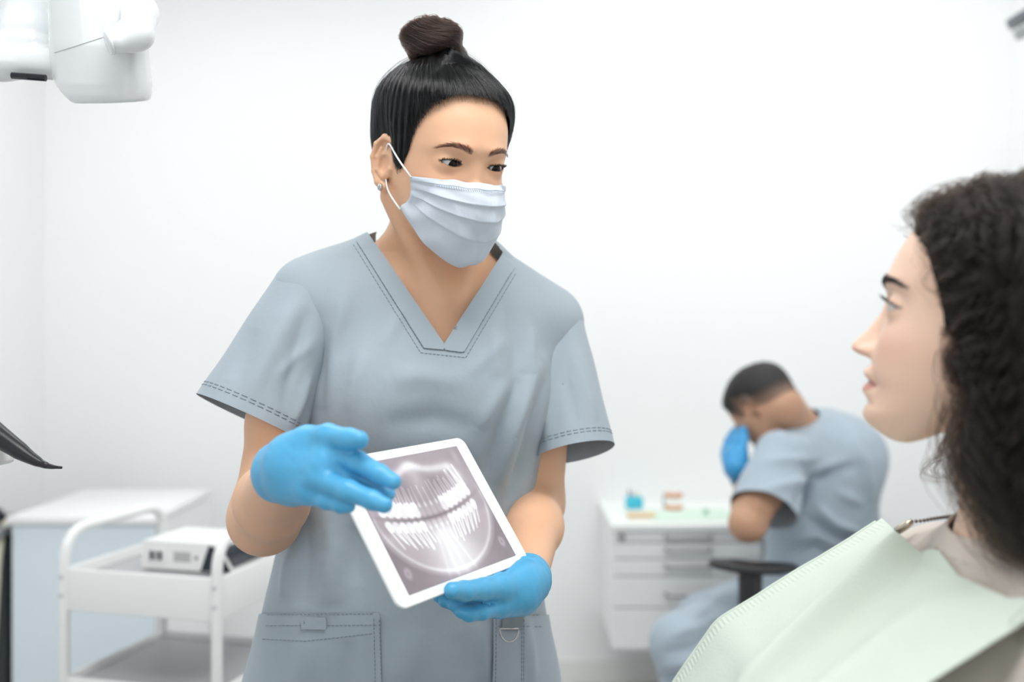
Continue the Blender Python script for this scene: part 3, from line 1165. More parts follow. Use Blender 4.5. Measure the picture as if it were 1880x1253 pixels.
# embossed edge bands
bd = (v < .115)
row = int(.12 * (nv - 1))
bandV = (MV + Nn * .0006)[: (row + 1) * nu]
bandQ = MQ[: row * (nu - 1)]
obj('top_band', bandV, bandQ, mat('mask_band', lin(205, 214, 224), rough=.85, bump=(700, .0004, (1, 1, 6))), mk, thick=.0010)
for vr in (.135, .160):
    jr = int(round(vr * (nv - 1)))
    rowp = [MV[jr * nu + i_] + Nn[jr * nu + i_] * .0004 for i_ in range(18, nu - 18)]
    tag(obj('stitching', *merge([tube(np.array(rowp[i_:i_ + 2]), .00032, 5) for i_ in range(0, len(rowp) - 1, 2)]), mat('mask_stitch', lin(176, 188, 204), rough=.9), mk), kind='stuff')
# ear loops
def gp(i, j): return MV[j * nu + i]
for side in (-1, 1):
    i = 1 if side < 0 else nu - 2
    et = HD.wld((side * .0750, -.003, .0165)); eb = HD.wld((side * .0690, -.006, -.0400))
    bk = HD.wld((side * .066, -.024, -.010))
    a, b = gp(i, 2), gp(i, nv - 3)
    out = HD.R[:, 0] * side * .004
    obj('ear_loop', *tube(fillet([a + out * .5, .5 * a + .5 * et + out * .8, et, bk, eb, .5 * b + .5 * eb + out * .6, b + out * .5], .012, 5), .0012, 8), WHITECORD, mk)


# ------------------------------------------------------------------ scrub top
def wob(X, s, seed=0):
    r = np.random.default_rng(seed); o = 0
    for _ in range(7):
        kx = r.normal(0, 1, 3) * s; o = o + np.sin(X @ kx + r.uniform(0, 6))
    return o / 7


def seg_dist(p, a, b):
    a = np.asarray(a, float); b = np.asarray(b, float); ab = b - a
    t = np.clip(((p - a) @ ab) / (ab @ ab), 0, 1)
    return np.linalg.norm(p - a - t[:, None] * ab, axis=1), t


def poly_dist(p, pts):
    best = None; L = len(pts) - 1
    for i in range(L):
        d, t = seg_dist(p, pts[i], pts[i + 1])
        s = (i + t) / L
        if best is None: best, bs = d, s
        else:
            m = d < best; bs = np.where(m, s, bs); best = np.minimum(d, best)
    return best, bs


def folds(V, N, strokes, view=(0, 0, CAM_H)):
    """strokes: (pixel polyline, width px, height m); each is pressed into the side of the cloth that faces the camera"""
    px = proj(V)
    vd = np.asarray(view) - V; vd /= np.linalg.norm(vd, axis=1, keepdims=True)
    fw = sstep(.0, .35, (vd * N).sum(1))
    D = np.zeros(len(V))
    for pts, wd, am in strokes:
        d, s = poly_dist(px, pts)
        ta = np.sin(np.clip(s, 0.02, .98) * PI) ** .6
        D += am * ta * np.exp(-(d / wd) ** 2)
    return D * fw


ER = P(460, 769, 1.245); ELs = P(1054, 832, 1.350)


def scrub_torso(X):
    d = smin(torso(X, .006), shoulders(X, .006), .06)
    z = X[:, 2]
    return d


D_STROKES = [
    ([(640, 520), (610, 640), (590, 760)], 16, .004), ([(668, 640), (640, 760)], 14, .0025),
    ([(600, 620), (585, 780)], 12, -.004),
    ([(930, 560), (950, 640), (945, 720)], 14, -.004), ([(905, 600), (915, 700)], 12, .003), ([(975, 600), (975, 690)], 10, .003),
    ([(990, 660), (945, 790), (915, 900)], 12, .006), ([(960, 690), (915, 800), (890, 880)], 12, -.005),
    ([(1005, 690), (965, 830), (930, 930)], 10, -.005), ([(930, 700), (880, 790)], 14, .003),
    ([(600, 900), (612, 1010), (606, 1120)], 22, .006), ([(560, 930), (560, 1050), (552, 1120)], 18, -.005),
    ([(530, 1010), (520, 1100)], 9, .004), ([(650, 960), (655, 1080)], 18, -.003),
    ([(700, 1130), (690, 1253)], 22, -.002), ([(770, 1150), (745, 1253)], 24, .002), ([(840, 1160), (860, 1253)], 24, -.002),
    ([(880, 1140), (890, 1253)], 14, .004), ([(960, 1130), (975, 1253)], 10, .004), ([(560, 1170), (545, 1300)], 20, .004), ([(640, 1170), (640, 1300)], 22, -.003),
    ([(720, 700), (760, 690), (860, 700)], 22, .003), ([(700, 780), (800, 770), (880, 790)], 24, -.003),
    ([(745, 560), (700, 640)], 12, .002), ([(860, 690), (930, 620)], 12, .002),
    ([(530, 880), (520, 1000)], 10, -.003),
]
SL_STROKES = [
    ([(560, 520), (500, 640), (450, 740)], 18, .004), ([(565, 560), (545, 640), (520, 760)], 14, -.004), ([(578, 625), (540, 660), (505, 700)], 10, .0022), ([(570, 690), (535, 790)], 8, .004),
    ([(470, 600), (425, 700)], 16, -.003),
    ([(1035, 600), (1040, 700), (1065, 800)], 12, -.003), ([(1015, 640), (1005, 740), (1005, 830)], 9, .004), ([(1060, 640), (1095, 780)], 12, .003),
]
VN = [(690, 449), (815, 632), (910, 485)]


def px_line(p, a, b):
    """signed pixel distance, positive to the left of a->b on screen (y down)"""
    a = np.asarray(a, float); b = np.asarray(b, float)
    d = (b - a) / np.linalg.norm(b - a)
    return -((p[:, 0] - a[0]) * d[1] - (p[:, 1] - a[1]) * d[0]) * -1.0


def vneck(V):
    """distance in metres outside the neck opening (negative inside)"""
    p = proj(V)
    dl = -px_line(p, VN[0], VN[1])       # inside is up/right of the left edge
    dr = -px_line(p, VN[1], VN[2])
    gV = np.maximum(dl, dr) * 1.29 / F
    nx = NB + np.array([-.002, .01, 0])
    gN = np.linalg.norm((V - nx)[:, :2] * np.array([1, .95]), axis=1) - .0785
    gN = np.where(V[:, 2] > 1.30, gN, .05)
    front = V[:, 1] < 1.345
    return np.where(front, np.minimum(gV, np.where(p[:, 1] < 470, gN, 1)), np.minimum(gN, .05))


TV, TQ = solid(scrub_torso, (-.40, 1.14, .65), (.13, 1.56, 1.44), .0085, sub=1, it=2)
TN = vnormals(TV, TQ)
dd = 1.7 * folds(TV, TN, D_STROKES) + .0022 * wob(TV * np.array([1, 1, .55]), 26, 3) + .0012 * wob(TV, 55, 5)
dd *= sstep(.0, .035, vneck(TV)) * .9 + .1
TV = TV + TN * dd[:, None]
TV[:, 0] += 0
gn = vneck(TV)
TV, TT = clip(TV, TQ, gn)
TV, TT = clip(TV, TT, TV[:, 2] - .70)
p_ = proj(TV)
OUT = [(652, 440), (777, 640), (851, 648), (945, 490)]
so, _ = poly_dist(p_, OUT); so2, _ = poly_dist(p_, [(643, 440), (772, 648), (855, 657), (953, 492)])
frontm = TV[:, 1] < 1.35
seam = np.where(frontm, np.minimum(so, so2) * 1.27 / F, .05)
# shoulder seam and side seam
sc = obj('scrub_top', TV, TT, SCRUB, den, attrs={'seam': np.full(len(TV), .05)})
THREAD = mat('scrub_thread', lin(132, 144, 153), rough=.8)


def stitch(tree, line, parent, r=.00045, dash=True):
    q = cast_px(tree, line, 2.5)
    if len(q) < 4: return
    if not dash:
        return obj('seam', *tube(q, r, 5), THREAD, parent)
    parts_ = [tube(q[i:i + 3], r, 5) for i in range(0, len(q) - 2, 3) if 2 < i < len(q) - 4 and np.linalg.norm(q[i] - q[i + 2]) < .009 and np.linalg.norm(q[i - 1] - q[i + 3]) < .016]
    if not parts_: return
    return tag(obj('stitching', *merge(parts_), THREAD, parent), kind='stuff')


BT = bvh(TV, TT)
for ln in (OUT[0:4], [(643, 440), (772, 648), (855, 657), (953, 492)]):
    stitch(BT, ln, sc)


TNf = vnormals(TV, TT)


def half(p, a, b): return px_line(p, a, b)


def patch(name, poly, off, parent, m, seams=(), thick=.0016, V=None, T=None, N=None):
    V = TV if V is None else V; T = TT if T is None else T; N = TNf if N is None else N
    p = proj(V); g = None
    n = len(poly)
    cen = np.mean(np.array(poly), 0)
    for i in range(n):
        h = px_line(p, poly[i], poly[(i + 1) % n])
        hc = px_line(cen[None], poly[i], poly[(i + 1) % n])[0]
        h = h * np.sign(hc)
        g = h if g is None else np.minimum(g, h)
    vd = np.array([0, 0, CAM_H]) - V
    face = (vd * N).sum(1) > -.05
    g = np.where(face, g, -abs(g) - 1)
    V2, T2, N2 = clip(V, T, g, (N,))
    V2 = V2 + N2 * off
    p2 = proj(V2); s = np.full(len(V2), .05)
    for ln in seams:
        d, _ = poly_dist(p2, ln); s = np.minimum(s, d * 1.25 / F)
    o = obj(name, V2, T2, m, parent, attrs={'seam': np.full(len(V2), .05)})
    tr_ = bvh(V2, T2)
    for ln in seams:
        stitch(tr_, ln, o)
    return o


nbp = patch  # neckband: left, right and the flat tip
for nm, poly in (('neckband', [(690, 449), (815, 632), (815, 643), (778, 640), (652, 440)]), ('neckband', [(815, 632), (910, 485), (945, 490), (851, 648), (815, 643)])):
    patch(nm, poly, .0018, sc, SCRUB, seams=[OUT])
pk = patch('pocket', [(430, 1129), (697, 1125), (703, 1320), (430, 1320)], .0032, sc, SCRUB,
           seams=[[(440, 1150), (697, 1148)], [(440, 1172), (560, 1178), (690, 1163)], [(686, 1126), (690, 1320)], [(440, 1130), (697, 1127)], [(696, 1127), (702, 1320)]])
patch('pocket_loop', [(556, 1133), (601, 1132), (602, 1155), (557, 1156)], .0058, sc, SCRUB, seams=[[(558, 1133), (559, 1156)], [(599, 1132), (600, 1155)]])
pk2 = patch('pocket', [(904, 1127), (1060, 1131), (1060, 1320), (900, 1320)], .0032, sc, SCRUB,
            seams=[[(904, 1150), (1060, 1152)], [(911, 1128), (909, 1320)], [(958, 1128), (957, 1320)], [(962, 1128), (961, 1320)], [(905, 1128), (1060, 1132)]])
LABEL = mat('label_cloth', lin(124, 136, 142), rough=.7)
tb = patch('tab', [(918, 1127), (958, 1129), (954, 1158), (917, 1156)], .0062, sc, LABEL)
cR = P(935, 1158, 1.255)
tb_pts = [cR + np.array([.0118 * math.cos(a), -.004, .0135 * math.sin(a)]) for a in np.linspace(PI, 2 * PI, 16)]
obj('d_ring', *tube(np.array(tb_pts + [cR + np.array([.0118, -.004, .003]), cR + np.array([-.0118, -.004, .003])]), .0011, 8, ring=True), STEEL, tb)

# sleeves, set in at the shoulder
def sleeve(S, E, r0, r1, sl_name, strokes, inner):
    ax = (E - S) / np.linalg.norm(E - S)
    E2 = E + ax * .04
    f = lambda X: cone(X, S, E2, r0, r1 + (r1 - r0) * .13) 
    lo = np.minimum(S, E2) - .1; hi = np.maximum(S, E2) + .1
    V, Q = solid(f, lo, hi, .0075, sub=1)
    N = vnormals(V, Q)
    t = (V - S) @ ax / np.linalg.norm(E - S)
    V = V + N * ((1.5 * folds(V, N, strokes) + .0016 * wob(V, 30, 9)) * sstep(.0, .3, t) * (1 - .4 * sstep(.8, 1, t)))[:, None]
    ge = (E - V) @ ax
    V, T = clip(V, Q, ge)
    V, T = clip(V, T, scrub_torso(V) + .004)
    h = (E - V) @ ax
    s = np.minimum(np.abs(h - .013), np.abs(h - .017))
    ds = np.abs(scrub_torso(V) - .003)
    o = obj('sleeve', V, T, SCRUB, sc, attrs={'seam': np.full(len(V), .05)})


    tr_ = bvh(V, T)
    u_ = np.cross(ax, [0, 1.0, 0]); u_ /= np.linalg.norm(u_); w_ = np.cross(ax, u_)
    for off_ in (.0135, .0175):
        c_ = E - ax * off_; ring = []
        for a_ in np.linspace(0, 2 * PI, 121):
            dv_ = u_ * math.cos(a_) + w_ * math.sin(a_)
            h_ = tr_.ray_cast(Vector(c_), Vector(dv_))
            if h_[0] is not None: ring.append(np.array(h_[0]) + dv_ * .0004)
        parts_ = [tube(ring[i:i + 3], .0005, 5) for i in range(0, len(ring) - 2, 3) if i > 0 and i + 4 < len(ring) and np.linalg.norm(ring[i - 1] - ring[i + 3]) < .022]
        tag(obj('stitching', *merge(parts_), THREAD, o), kind='stuff')
    return o


sleeve(SR, ER, .0525, .0735, 'sleeve', SL_STROKES, 1)
sleeve(SL, ELs, .052, .0565, 'sleeve', SL_STROKES, 1)

# ------------------------------------------------------------------ trousers and shoes below the frame
def trous(X):
    d = None
    for s in (-1, 1):
        hip = P(742, 1253, 1.355) + TX * s * .088 + np.array([0, 0, -.02])
        kn = hip + np.array([0, -.01, -.36]); an = np.array([hip[0], hip[1] + .02, .10])
        c = chain(X, [hip + np.array([0, .02, 0]), kn, an], [.092, .080, .068], .03)
        d = c if d is None else smin(d, c, .02)
    return smin(d, ell(X, P(742, 1253, 1.355) + np.array([0, 0, .03]), (.17, .085, .10)), .03)


V, Q = solid(trous, (-.45, 1.15, .05), (.2, 1.58, 1.0), .016, sub=0)
V, T = clip(V, Q, np.minimum(V[:, 2] - .07, .93 - V[:, 2]))
obj('trousers', V, T, SCRUB, den, attrs={'seam': np.full(len(V), .05)}, thick=.002)
for s in (-1, 1):
    c = P(742, 1253, 1.375) + TX * s * .088; c[2] = 0
    f = lambda X: smax(smin(chain(X, [c + [0, .03, .05], c + TY * .06 + [0, 0, .045], c + TY * .16 + [0, 0, .035]], [.045, .045, .038], .02), cone(X, c + [0, .02, .05], c + [0, .02, .11], .042, .040), .02), -X[:, 2] + .001, .004)
    V, Q = solid(f, c - [.14, .26, .02], c + [.14, .12, .18], .012, sub=0)
    obj('shoe', V, Q, mat('white_shoe', lin(235, 235, 235), rough=.4), den)

# ------------------------------------------------------------------ gloves
def glove(name, palm, fingers, cuff_pt, cuff_dir, lo, hi, seed):
    f0 = glove_sdf((palm, fingers), .007)
    V, Q = solid(f0, lo, hi, .0045, sub=1)
    N = vnormals(V, Q)
    q = (V - cuff_pt) @ cuff_dir                        # distance from the cuff edge
    dz = .0012 * wob(V, 110, seed) * sstep(.1, .02, q) + .0004 * wob(V, 260, seed + 1)
    dz += .0011 * np.sin(q * 420 + 3 * wob(V, 60, seed + 2)) * (1 - sstep(.012, .035, q))
    V = V + N * dz[:, None]
    V, T = clip(V, Q, (V - cuff_pt) @ cuff_dir)
    return obj(name, V, T, GLOVE, den, thick=.0005)


def pts(*a): return [P(*q) for q in a]


fa = (WR_R - EL_R) / np.linalg.norm(WR_R - EL_R)
palmR = [(pts((516, 872, 1.045), (519, 867, 1.0), (540, 858, .97)), [.0315, .0285, .0300]),
         (pts((540, 846, .968), (606, 828, .936)), [.0175, .0125]), (pts((536, 862, .968), (598, 853, .926)), [.0185, .0125]),
         (pts((536, 878, .970), (585, 880, .926)), [.0180, .0118]), (pts((536, 893, .972), (566, 904, .936)), [.0165, .0108]),
         (pts((536, 838, .975), (566, 812, .958)), [.0190, .0150])]
fingR = [(pts((606, 828, .936), (657, 849, .915), (697, 871, .902), (722, 885, .894)), [.0118, .0100, .0088, .0074]),
         (pts((598, 853, .930), (650, 873, .924), (690, 894, .920), (711, 908, .916)), [.0118, .0100, .0088, .0074]),
         (pts((585, 880, .926), (640, 902, .898), (684, 919, .888), (706, 928, .884)), [.0115, .0098, .0086, .0074]),
         (pts((566, 904, .936), (600, 919, .918), (626, 927, .908), (640, 930, .903)), [.0104, .0084, .0074, .0062]),
         (pts((566, 812, .958), (602, 801, .935), (642, 807, .912), (660, 808, .902)), [.0145, .0115, .0098, .0085])]
glove('glove', palmR, fingR, P(516, 872, 1.045) + fa * .012, fa, (-.27, .84, 1.03), (-.09, 1.08, 1.2), 21)

fa = (WR_L - EL_L) / np.linalg.norm(WR_L - EL_L)
palmL = [(pts((968, 1052, 1.205), (965, 1068, 1.172), (950, 1080, 1.155)), [.0300, .0270, .0260]),
         (pts((950, 1078, 1.160), (918, 1090, 1.160)), [.0190, .0135]), (pts((952, 1085, 1.155), (912, 1101, 1.145)), [.0185, .0130]),
         (pts((953, 1092, 1.150), (912, 1110, 1.130)), [.0175, .0120]), (pts((955, 1096, 1.145), (918, 1114, 1.118)), [.0160, .0115]),
         (pts((956, 1068, 1.150), (918, 1079, 1.115)), [.0190, .0150])]
fingL = [(pts((918, 1090, 1.160), (880, 1094, 1.160), (842, 1096, 1.145), (806, 1096, 1.125)), [.0120, .0100, .0088, .0070]),
         (pts((912, 1101, 1.145), (872, 1110, 1.125), (842, 1110, 1.112), (816, 1104, 1.105)), [.0120, .0102, .0090, .0074]),
         (pts((912, 1110, 1.130), (876, 1121, 1.105), (850, 1120, 1.097), (832, 1110, 1.098)), [.0115, .0100, .0090, .0074]),
         (pts((918, 1114, 1.118), (884, 1124, 1.090), (862, 1128, 1.080), (846, 1124, 1.078)), [.0108, .0090, .0080, .0066]),
         (pts((918, 1079, 1.115), (886, 1083, 1.085), (852, 1086, 1.055), (830, 1085, 1.035)), [.0150, .0122, .0106, .0088])]
glove('glove', palmL, fingL, P(968, 1052, 1.205) + fa * .012, fa, (-.12, .98, .88), (.08, 1.26, 1.06), 31)

# ------------------------------------------------------------------ the tablet
tc = np.array([[-.19077, 1.01974, CAM_H - .1225], [-.06084, 1.22146, CAM_H - .11737], [.02113, 1.17223, CAM_H - .25794], [-.1088, .97051, CAM_H - .26306]])
tu = (tc[1] - tc[0]) / np.linalg.norm(tc[1] - tc[0]); tvv = (tc[3] - tc[0]); tvv -= tu * (tvv @ tu); tvv /= np.linalg.norm(tvv)
tn = np.cross(tu, tvv)                      # away from or towards the camera
if tn[1] > 0: tn = -tn
RT = np.stack([tu, tn, tvv], 1)             # local x along the long side, y out of the screen, z down the short side
tcen = tc.mean(0)
tab = thing('tablet', tcen, 'white tablet showing a dental x-ray, tilted in the gloved hands of the standing dentist', 'tablet')


def rrect(w, h, r, n=8):
    o = []
    for cx, cy, a0 in ((w/2 - r, h/2 - r, 0), (-w/2 + r, h/2 - r, PI/2), (-w/2 + r, -h/2 + r, PI), (w/2 - r, -h/2 + r, 1.5*PI)):
        for k in range(n + 1):
            a = a0 + PI/2 * k / n
            o.append((cx + r*math.cos(a), cy + r*math.sin(a)))
    return o


def rslab(w, h, r, prof):
    """rounded slab through (inset, y) levels"""
    V, Fc = [], []
    L = [rrect(w - 2*i, h - 2*i, max(r - i, .001)) for i, y in prof]
    n = len(L[0])
    for (i, y), o in zip(prof, L):
        V += [(p[0], y, p[1]) for p in o]
    for a in range(len(prof) - 1):
        for j in range(n):
            Fc.append([a*n + j, a*n + (j+1) % n, (a+1)*n + (j+1) % n, (a+1)*n + j])
    Fc.append(list(range(n))); Fc.append([(len(prof)-1)*n + j for j in range(n)][::-1])
    return np.array(V), Fc


def place(VF, R, c): return VF[0] @ R.T + c, VF[1]


obj('case', *place(rslab(.240, .170, .012, [(.016, -.0078), (.004, -.0066), (.001, -.004), (0, -.0016), (.0004, -.0004), (.0012, 0)]), RT, tcen), mat('white_plastic_gloss', lin(236, 237, 238), rough=.22), tab, smooth=False)
# x-ray picture printed on the screen: dense grid coloured point by point
gw, gh = 420, 316
U, Vv = np.meshgrid(np.linspace(0, 1, gw), np.linspace(0, 1, gh), indexing='xy')
U, Vv = U.ravel(), Vv.ravel()


def capd(u, v, a, b, r0, r1, asp=.148/.197):
    ax, ay, bx, by = a[0]/asp, a[1], b[0]/asp, b[1]
    dx, dy = bx - ax, by - ay
    x, y = u/asp - ax, v - ay
    t = np.clip((x*dx + y*dy) / (dx*dx + dy*dy + 1e-9), 0, 1)
    return np.hypot(x - t*dx, y - t*dy) - (r0 + (r1 - r0)*t)


rx = np.random.default_rng(4)
x0 = U - .48
occ = .520 - .50 * x0 ** 2
B = .40 + .04 * np.sin(U * 7 + 1) * np.sin(Vv * 6) - .10 * gauss(U - .93, .10) * gauss(Vv - .10, .16)
B += .28 * gauss(Vv - .145 + .06 * gauss(x0, .10) - .05 * x0 ** 2, .040) * sstep(.16, .34, U) * (1 - sstep(.80, .90, U))
B += .16 * gauss(x0 - .01, .07) * (1 - sstep(.22, .40, Vv)) * sstep(.0, .10, Vv)
B += .26 * gauss(U - .86, .05) * gauss(Vv - .24, .10) + .14 * gauss(U - .93, .03) * gauss(Vv - .10, .10)
B += .30 * gauss(U - .10, .05) * gauss(Vv - .25, .12)
B -= .12 * gauss(np.abs(x0) - .15, .10) * gauss(Vv - .27, .07)
jaw = np.hypot((U - .50) / .495, (Vv - .44) / .525)
inj = (1 - sstep(.96, 1.04, jaw)) * sstep(.50, .60, Vv)
B += .12 * inj
B -= .14 * sstep(1.02, 1.08, jaw) * sstep(.45, .6, Vv)
B += .13 * gauss(jaw - .975, .028) * sstep(.30, .45, Vv)
sw_ = .07 + .09 * np.clip((Vv - .55) / .4, 0, 1)
cx_ = .49 + .01 * Vv
B += .19 * gauss(U - cx_, sw_ * 1.25) * sstep(.54, .66, Vv)
for c_, a_ in ((-.125, .05), (-.055, .055), (.02, .03), (.10, .06)):
    B += a_ * gauss(U - cx_ - c_ * (Vv - .4) * 1.9, .014) * sstep(.56, .70, Vv)
for k in range(16):
    t = (k - 7.5) / 7.5
    cx = .485 + .385 * t
    yo = .520 - .50 * (cx - .48) ** 2
    front = abs(t) < .27
    wdt = .0225 if not front else .017
    br = (.36 if not front else .12) * rx.uniform(.85, 1.1)
    gap = .020 + .010 * abs(t)
    # upper crown, its roots fade into the bone
    d = capd(U, Vv, (cx, yo - gap - .022), (cx - .010 * t, yo - gap - .082), wdt * 1.45, wdt * 1.30)
    B = np.maximum(B, B + br * (1 - sstep(-.010, .020, d)) * (1 - .5 * np.clip(B - .5, 0, 1)))
    for o in ((-1, 1) if not front else (0,)):
        d = capd(U, Vv, (cx + o * wdt * .55, yo - gap - .08), (cx - .03 * t + o * wdt * .8, yo - gap - .24 - .02 * rx.normal()), wdt * .42, wdt * .2)
        B += (.20 if not front else .16) * (1 - sstep(-.008, .014, d))
    d = capd(U, Vv, (cx, yo + gap + .020), (cx - .006 * t, yo + gap + .045), wdt * 1.38, wdt * 1.05)
    B = np.maximum(B, B + br * .95 * (1 - sstep(-.010, .018, d)) * (1 - .5 * np.clip(B - .5, 0, 1)))
    for o in ((-1, 1) if not front else (0,)):
        d = capd(U, Vv, (cx + o * wdt * .5, yo + gap + .05), (cx - .05 * t + o * wdt * .75, yo + gap + .20 + .015 * rx.normal()), wdt * .40, wdt * .2)
        B += (.22 if not front else .10) * (1 - sstep(-.008, .012, d))
B -= .20 * gauss(Vv - occ, .016) * gauss(x0, .42)
for bx, by in ((.065, .86), (.94, .86)):
    d = np.abs(np.hypot((U - bx) / .75, (Vv - by) * .8) - .020)
    B += .20 * gauss(d, .016)
B = np.clip(B + .02 * wob(np.stack([U, Vv, 0*U], 1), 40, 2), .05, 1)
c0, c1_, c2_ = np.array(lin(70, 58, 66)[:3]), np.array(lin(158, 148, 156)[:3]), np.array(lin(240, 243, 246)[:3])
Cx = np.where(B[:, None] < .5, c0 + (c1_ - c0) * (B[:, None] / .5), c1_ + (c2_ - c1_) * ((B[:, None] - .5) / .5))
SV = np.stack([(U - .5) * .197, np.full(len(U), .0004), (Vv - .5) * .148], 1) @ RT.T + tcen
SQ = (np.arange(gh - 1)[:, None] * gw + np.arange(gw - 1)[None]).ravel()
SQ = np.stack([SQ, SQ + 1, SQ + gw + 1, SQ + gw], 1)
obj('screen', SV, SQ, mat('xray_screen', attr=True, rough=.12, emit=.30), tab, col=Cx, smooth=False)
# ================================================================== the patient in the chair
SWEATER = cloth_mat('beige_knit', lin(200, 190, 180), rough=.9, sheen=.3, weave=700)
JEANS = cloth_mat('dark_denim', lin(60, 66, 84), rough=.9)
CURLS = hair_mat('curly_brown_hair', (.0075, .0045, .0032, 1), .30, .4)
BIBM = mat('bib_paper', lin(200, 212, 200), rough=.85, noise=(30, .02), bump=(420, .0006, (1, 1, 1)), sss=(.12, (.01, .012, .01)))

pat = thing('person', (.2, .85, 0), 'reclining patient in profile, dark curly hair, beige top under a green paper bib', 'person')
yw, pt = math.radians(31), math.radians(9)
fp = np.array([-math.cos(yw) * math.cos(pt), math.sin(yw) * math.cos(pt), math.sin(pt)])
PK = 1.0
PH = Head(P(1624, 556, .875) - fp * .0875 * PK, fp, 0.0, PK, dict(bridge=1.0, socket=1.0, lid_up=.0046, lid_lo=-.0040, eye_w=.0150, cant=.0006, ears=1))

sp = np.array([-.574, 0, -.819]); sn = np.array([-.819, 0, .574]); sy = np.array([0, 1.0, 0])
NP = np.array([.452, .845, 1.032])
SPR = np.stack([sy, sn, sp], 1)


def p_torso(X, off=0.0):
    d = ell(X, NP + sp * .15 + sn * -.005, (.168 + off, .088 + off, .20 + off), SPR)
    d = smin(d, ell(X, NP + sp * .42 + sn * -.01, (.165 + off, .105 + off, .17 + off), SPR), .12)
    for s in (-1, 1):
        d = smin(d, cone(X, NP + sy * s * .04 + np.array([-.015, 0, .010]), NP + sy * s * .150 + sp * .035, .050 + off, .052 + off), .05)
        d = smin(d, np.linalg.norm(X - (NP + sp * .20 + sy * s * .075 + sn * .050), axis=1) - (.050 + off), .05)
    return d


def p_arms(X):
    d = None
    for s in (-1, 1):
        a = NP + sy * s * .160 + sp * .04
        e = a + sp * .27 + sy * s * .06 - sn * .02
        w = e + np.array([-.22, -s * .10, .05])
        h = w + np.array([-.07, -s * .05, -.005])
        c = chain(X, [a, e, w, h], [.050, .041, .028, .030], .02)
        d = c if d is None else np.minimum(d, c)
    return d


HIP = NP + sp * .50


def p_legs(X, off=0.0):
    d = None
    for s in (-1, 1):
        h = HIP + sy * s * .085 + np.array([-.03, 0, .0])
        k = h + np.array([-.40, s * .02, .06]); an = k + np.array([-.38, 0, -.13]); t = an + np.array([-.10, s * .03, .09])
        c = chain(X, [h, k, an], [.088 + off, .062 + off, .042 + off], .03)
        c = smin(c, cone(X, an, t, .036 + off, .03 + off), .02)
        d = c if d is None else np.minimum(d, c)
    return d


pn0 = PH.wld((0, -.022, -.060)); pn1 = NP + np.array([-.010, 0, .045]); pn2 = NP + np.array([-.005, 0, -.02])


def p_neck(X):
    d = chain(X, [pn0, .5 * (pn0 + pn1), pn1, pn2], [.050, .047, .051, .06], .02)
    for s in (-1, 1):
        d = smin(d, cone(X, PH.wld((s * .054, -.022, -.050)), NP + sn * .062 + sy * s * .012 + np.array([0, 0, .02]), .013, .008), .022)
    return d


def p_body(X):
    d = smin(p_torso(X, -.008), p_neck(X), .035)
    d = smin(d, p_arms(X), .03)
    return smin(d, p_legs(X), .05)


pf = lambda X: smin(p_body(X), PH.sdf(X), .012)
zc_ = PH.O[2] - .130
V1, Q1 = solid(lambda X: smin(smin(p_neck(X), p_torso(X, -.008), .035), PH.sdf(X), .012), PH.O - [.15, .14, .14], PH.O + [.14, .14, .14], .0042, sub=2)
N1 = grad(pf, V1); N1 /= np.linalg.norm(N1, axis=1, keepdims=True)
V1, T1, N1 = clip(V1, Q1, V1[:, 2] - zc_ + .001, (N1,))
V2, Q2 = solid(pf, (-.95, .40, .30), (.66, 1.3, zc_ + .03), .014, sub=1)
N2 = grad(pf, V2); N2 /= np.linalg.norm(N2, axis=1, keepdims=True)
V2, T2, N2 = clip(V2, Q2, zc_ - V2[:, 2], (N2,))
VB = np.concatenate([V1, V2]); TB_ = np.concatenate([T1, T2 + len(V1)])
skin_p = np.array([.80, .555, .425])
CB = PH.skin_col(VB, skin_p, (.56, .23, .20), (.05, .032, .024), blush=.55, liner=.75)
obj('body', VB, TB_, mat('skin_fair', attr=True, rough=.45, sss=(.25, (.011, .005, .003)), noise=(60, .03), bump=(900, .0001), spec=.45), pat, col=CB, normals=np.concatenate([N1, N2]))
gz = P(880, 300, 1.2)
for i in (0, 1):
    PH.eyeball(i, gz, pat, (.035, .035, .028), EYE)
hair('eyebrows', PH.brow_strands(330, 13), .00015, BLACKHAIR, pat)
hair('eyelashes', PH.lash_strands(80, 14, .0085), .00017, BLACKHAIR, pat)

# --- clothes
nkt = PH.wld((0, -.03, -.09))
V, Q = solid(lambda X: smin(smin(p_torso(X, .004), p_arms(X) - .010, .03), chain(X, [pn2, pn1 + [0, 0, .02]], [.066, .055], .01), .04), (-.3, .40, .35), (.66, 1.3, 1.2), .011, sub=1)
N = vnormals(V, Q)
V = V + N * (.0035 * wob(V, 34, 41) + .002 * wob(V, 80, 42))[:, None]
nk = NP + np.array([-.012, 0, .055])
gk = np.where(np.linalg.norm(V - nk, axis=1) < .11, (NP[2] + .072) - V[:, 2] + .25 * (V[:, 0] - NP[0]), .05)
hd_ = NP + sy * 0
w1 = np.minimum.reduce([np.linalg.norm(V - (NP + sy * s * .160 + sp * .04 + sp * .27 + sy * s * .06 - sn * .02 + np.array([-.22, -s * .10, .05])), axis=1) - .06 for s in (-1, 1)])
w2 = np.minimum.reduce([np.linalg.norm(V - (NP + sy * s * .160 + sp * .04 + sp * .27 + sy * s * .06 - sn * .02 + np.array([-.29, -s * .15, .045])), axis=1) - .075 for s in (-1, 1)])
V, T = clip(V, Q, np.minimum(np.minimum(gk, np.minimum(w1, w2)), .52 - (V - NP) @ sp))
gk2 = np.where(np.linalg.norm(V - nk, axis=1) < .11, (NP[2] + .072) - V[:, 2] + .25 * (V[:, 0] - NP[0]), .05)
sw = obj('sweater', V, T, SWEATER, pat, attrs={'seam': np.abs(gk2 - .017)}, thick=.003)
